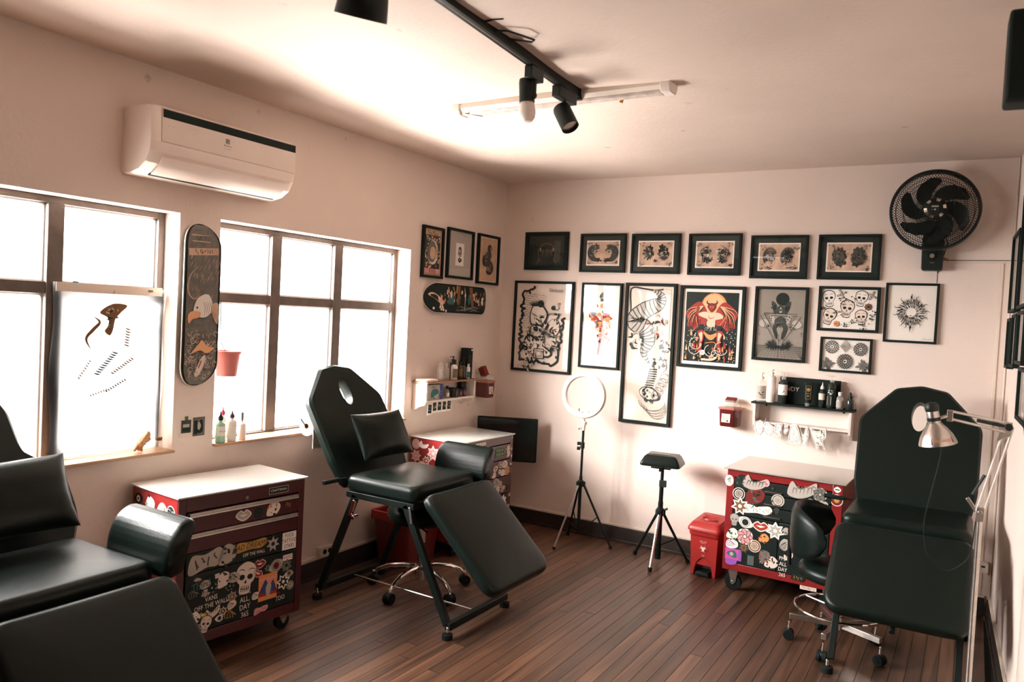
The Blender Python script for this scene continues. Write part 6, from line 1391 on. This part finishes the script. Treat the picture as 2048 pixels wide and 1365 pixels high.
k.ring((0, 0), .010, .003, 'W', 16); k.circ((0, 0), .003, 'W'); k.text('~RESIDU', (0, .047), .014, 'W'); k.text('~INFECTAN', (0, .037), .008, 'W'); k.text('~15L', (0, -.045), .016, 'W')
o = k.build('sign', t); o.location.y = -.1250; o.rotation_euler.x = R_(2.6); o.location.z = -.0; o.location.y = -.1258 + 0
# red waste bin behind the stool
t = thing('waste_bin', 'dark red waste bin with a red bag against the window wall, behind the stool', 'bin', (.190, -1.325, 0), 0)
b = MB().use(mat('waste_bin_red', (.14, .014, .014), .35)); q = lambda s: roundpoly([(-.15 * s, -.19 * s), (.15 * s, -.19 * s), (.15 * s, .19 * s), (-.15 * s, .19 * s)], .03)
b.rings([[(*p, z) for p in q(s)] for s, z in ((.78, 0), (.80, .004), (.97, .335), (.93, .335), (.78, .02))]); b.build('body', t)
b = MB().use(mat('red_bag', (.40, .03, .03), .3)); rr = []
for s, z in ((.93, .31), (.99, .343), (1.03, .340), (1.03, .30), (1.01, .285)): rr.append([(p[0] * (1 + .012 * math.sin(j * 2.1)), p[1] * (1 + .012 * math.cos(j * 1.7)), z + (.012 * math.sin(j * 1.3) if z < .305 else 0)) for j, p in enumerate(q(s))])
b.rings(rr, cap=False); b.build('bag', t)
# stools
def star_base(t, n, R, h, a0, mleg, flat=False, cr=.028):
    for i in range(n):
        a = a0 + 2 * PI * i / n; d = Vector((math.cos(a), math.sin(a), 0)); b = MB().use(mleg)
        if flat:
            p0, p1 = d * .03 + Vector((0, 0, h + .01)), d * R + Vector((0, 0, h - .012)); b.X = frame_mat((p0 + p1) / 2, d, Vector((-d.y, d.x, 0))); b.box((0, 0, 0), ((p1 - p0).length, .026, .03))
        else:
            b.tube([d * s * R + Vector((0, 0, z)) for s, z in ((.08, h + .02), (.35, h + .022), (.65, h + .01), (.88, h - .018), (.98, h - .045), (1.0, h - .062))], [.016, .0145, .013, .0115, .010, .008], 10)
        b.build('base_arm', t, bevel=.002 if flat else 0)
        zc = cr; e = d * R; side = Vector((-d.y, d.x, 0)); b = MB().use(RUBBER)
        for s in (-1, 1): b.cyl(e + side * s * .006 + Vector((0, 0, zc)), e + side * s * .024 + Vector((0, 0, zc)), cr, seg=18)
        b.use(BLACK); b.sphere(e + Vector((0, 0, zc + .004)), cr * .85, 12, 8); b.use(CHROME); b.cyl(e + Vector((0, 0, cr)), e + Vector((0, 0, h - .03)), .006, seg=8); b.build('caster', t, bevel=.002)
t = thing('stool', 'round black stool with chrome five-star base under the middle chair', 'stool', (.595, -1.712, 0), 0)
star_base(t, 5, .285, .115, R_(-88), CHROME, cr=.030)
b = MB().use(CHROME); b.cyl((0, 0, .06), (0, 0, .15), .026, seg=18); b.cyl((0, 0, .14), (0, 0, .30), .016, seg=14); b.use(STEEL); b.cyl((0, 0, .28), (0, 0, .395), .024, seg=16); b.build('gas_column', t)
b = MB().use(BLACK); b.cyl((0, 0, .39), (0, 0, .410), .12, seg=24); b.cyl((.0, -.05, .395), (.13, -.12, .385), .005, seg=8); b.build('seat_plate', t)
b = MB().use(LEATHER); b.lathe([(.15, .405), (.185, .413), (.203, .440), (.203, .468), (.188, .495), (.155, .512), (.10, .520), (.02, .522)], seg=48); b.build('seat', t, ang=60)
t = thing('stool', 'black stool with curved back and chrome foot ring, before the right cabinet', 'stool', (2.775, -1.035, 0), 0)
star_base(t, 5, .235, .125, R_(-170), STEEL, True, cr=.027)
b = MB().use(CHROME); b.cyl((0, 0, .10), (0, 0, .16), .030, seg=18); b.cyl((0, 0, .15), (0, 0, .36), .018, seg=14); b.build('gas_column', t)
b = MB().use(CHROME); b.tube([(.215 * math.cos(a), .215 * math.sin(a), .20) for a in [2 * PI * i / 48 for i in range(48)]], .0065, 8, True)
for i in range(3): a = .5 + 2 * PI * i / 3; b.cyl((.02 * math.cos(a), .02 * math.sin(a), .20), (.212 * math.cos(a), .212 * math.sin(a), .20), .006, seg=8)
b.build('foot_ring', t)
b = MB().use(LEATHER); b.lathe([(.15, .352), (.195, .360), (.208, .385), (.203, .412), (.18, .428), (.10, .436), (.02, .437)], seg=48); b.build('seat', t, ang=60)
b = MB().use(LEATHER); rr = []
for i in range(25):
    a = R_(108) + R_(150) * i / 24; e = math.sin(PI * i / 24) ** .35; e = max(e, .15); zc = .60; hh = .135 * e * (1 + .0 * i); ro = .232; th = .028 * max(e, .4)
    c, s = math.cos(a), math.sin(a); row = []
    for j in range(12):
        ph = 2 * PI * j / 12; row.append(((ro + th * math.cos(ph)) * c, (ro + th * math.cos(ph)) * s, zc + hh * math.copysign(abs(math.sin(ph)) ** .55, math.sin(ph)) - .02 * (i / 24)))
    rr.append(row)
b.rings(rr); b.build('backrest', t, ang=60)
b = MB().use(BMETAL); b.tube([(-.05, 0, .352), (-.20, .02, .348), (-.262, .03, .37), (-.268, .03, .56)], .011, 8); b.build('back_bracket', t)
# swing-arm floor lamp
t = thing('desk_lamp', 'silver swing-arm lamp with round shade on a tall pole at the right', 'lamp', (3.352, -1.74, 0), 0)
LP = t.location.copy()
def wl(x, y, z): return Vector((x, y, z)) - LP
b = MB().use(STEEL); b.cyl((0, 0, .02), (0, 0, .905), .0115, seg=14); b.build('pole', t)
b = MB().use(BMETAL); b.lathe([(.13, 0), (.13, .014), (.12, .02), (.02, .024)], seg=28); b.build('base', t)
b = MB().use(STEEL); b.box((0, 0, .93), (.03, .022, .055)); b.box((-.03, 0, .965), (.014, .008, .06), (0, R_(-35), 0)); b.cyl((0, -.02, .94), (0, .02, .94), .009, seg=10); b.build('lower_joint', t, bevel=.002)
J1 = Vector((0, 0, .945)); J2 = wl(3.428, -1.74, 1.287); J3 = wl(3.232, -1.79, 1.318)
sd = Vector((0, .0, 0))
b = MB().use(STEEL)
o1 = Vector((-.013, 0, .0)); b.cyl(J1 + o1, J2 + o1 * 1.0, .0055, seg=8); b.cyl(J1 - o1, J2 - o1, .0055, seg=8); b.build('lower_arm', t)
b = MB().use(BLACK); b.cyl(J1 + Vector((-.03, 0, .06)), J1.lerp(J2, .42) + Vector((-.025, 0, .0)), .006, seg=8); b.build('lower_spring', t)
b = MB().use(STEEL); dv = Vector((0, 0, .014)); b.cyl(J2 + dv, J3 + dv, .0055, seg=8); b.cyl(J2 - dv * 1.6, J3 - dv * 1.2, .0055, seg=8); b.build('upper_arm', t)
b = MB().use(BLACK); b.cyl(J2.lerp(J3, .08), J2.lerp(J3, .55) , .007, seg=8); b.build('upper_spring', t)
b = MB().use(STEEL); b.prism_y([(J2.x - .04, J2.z - .06), (J2.x + .01, J2.z - .03), (J2.x + .012, J2.z + .018), (J2.x - .045, J2.z + .016), (J2.x - .03, J2.z - .02)], J2.y - .008, J2.y + .008); b.use(BLACK); b.cyl(J2 + Vector((0, -.014, 0)), J2 + Vector((0, .014, 0)), .014, seg=14); b.build('elbow', t, bevel=.001)
b = MB().use(STEEL); b.box(J3 + Vector((-.005, 0, -.004)), (.022, .018, .045)); b.cyl(J3 + Vector((-.0, 0, 0)), J3 + Vector((-.05, -.01, -.02)), .007, seg=8); b.build('head_joint', t, bevel=.002)
HX = Matrix.Translation(J3 + Vector((-.058, -.012, -.035))) @ Matrix.Rotation(R_(-12), 4, 'Y') @ Matrix.Rotation(R_(4), 4, 'X')
b = MB().use(STEEL); b.X = HX
b.lathe([(.022, .0), (.026, -.006), (.045, -.03), (.060, -.055), (.068, -.078), (.070, -.088), (.066, -.088), (.055, -.055), (.02, -.012)], seg=36); sh = b.build('shade', t)
b = MB().use(STEEL); b.X = HX; b.lathe([(.0235, -.006), (.0235, .045), (.022, .05)], seg=24); b.use(BLACK); b.lathe([(.0245, .006), (.0245, .02)], seg=24); b.lathe([(.024, .045), (.026, .052), (.026, .066), (.018, .078), (.004, .082)], seg=24); b.build('socket', t)
k = Ink(); 
def cw(u, v):  # wrap on the shade
    return 0
k.rect(-.038, -.012, .038, .012, 'r'); k.text('PERLA-NEGRA', (0, 0), .016, 'O', sx=.62)
mv = []
for (x, y, z) in k.v:
    r = .0635 + (-.012 + z * -.0) * 0 ; zz = -.066 + z; rr_ = .0575 + ( -zz - .05) * .42; a = -PI / 2 + .35 + x / .06; off = -y
    mv.append(tuple(HX @ Vector(((rr_ + .0012 + off) * math.cos(a), (rr_ + .0012 + off) * math.sin(a), zz))))
k.v = mv; k.build('shade_label', sh)
b = MB().use(BLACK); pts = [J3 + Vector((-.04, .01, -.0)), wl(3.21, -1.77, 1.18), wl(3.18, -1.74, 1.0), wl(3.155, -1.72, .86), wl(3.17, -1.70, .72), wl(3.25, -1.70, .66), wl(3.33, -1.72, .74), J1 + Vector((-.012, .012, -.04))]
q = []
for i in range(len(pts) - 1):
    for s in range(5): q.append(pts[i].lerp(pts[i + 1], s / 5))
q.append(pts[-1])
for _ in range(3): q = [q[0]] + [(q[i - 1] + q[i] * 2 + q[i + 1]) / 4 for i in range(1, len(q) - 1)] + [q[-1]]
b.tube(q, .0022, 6); b.build('cord', t)
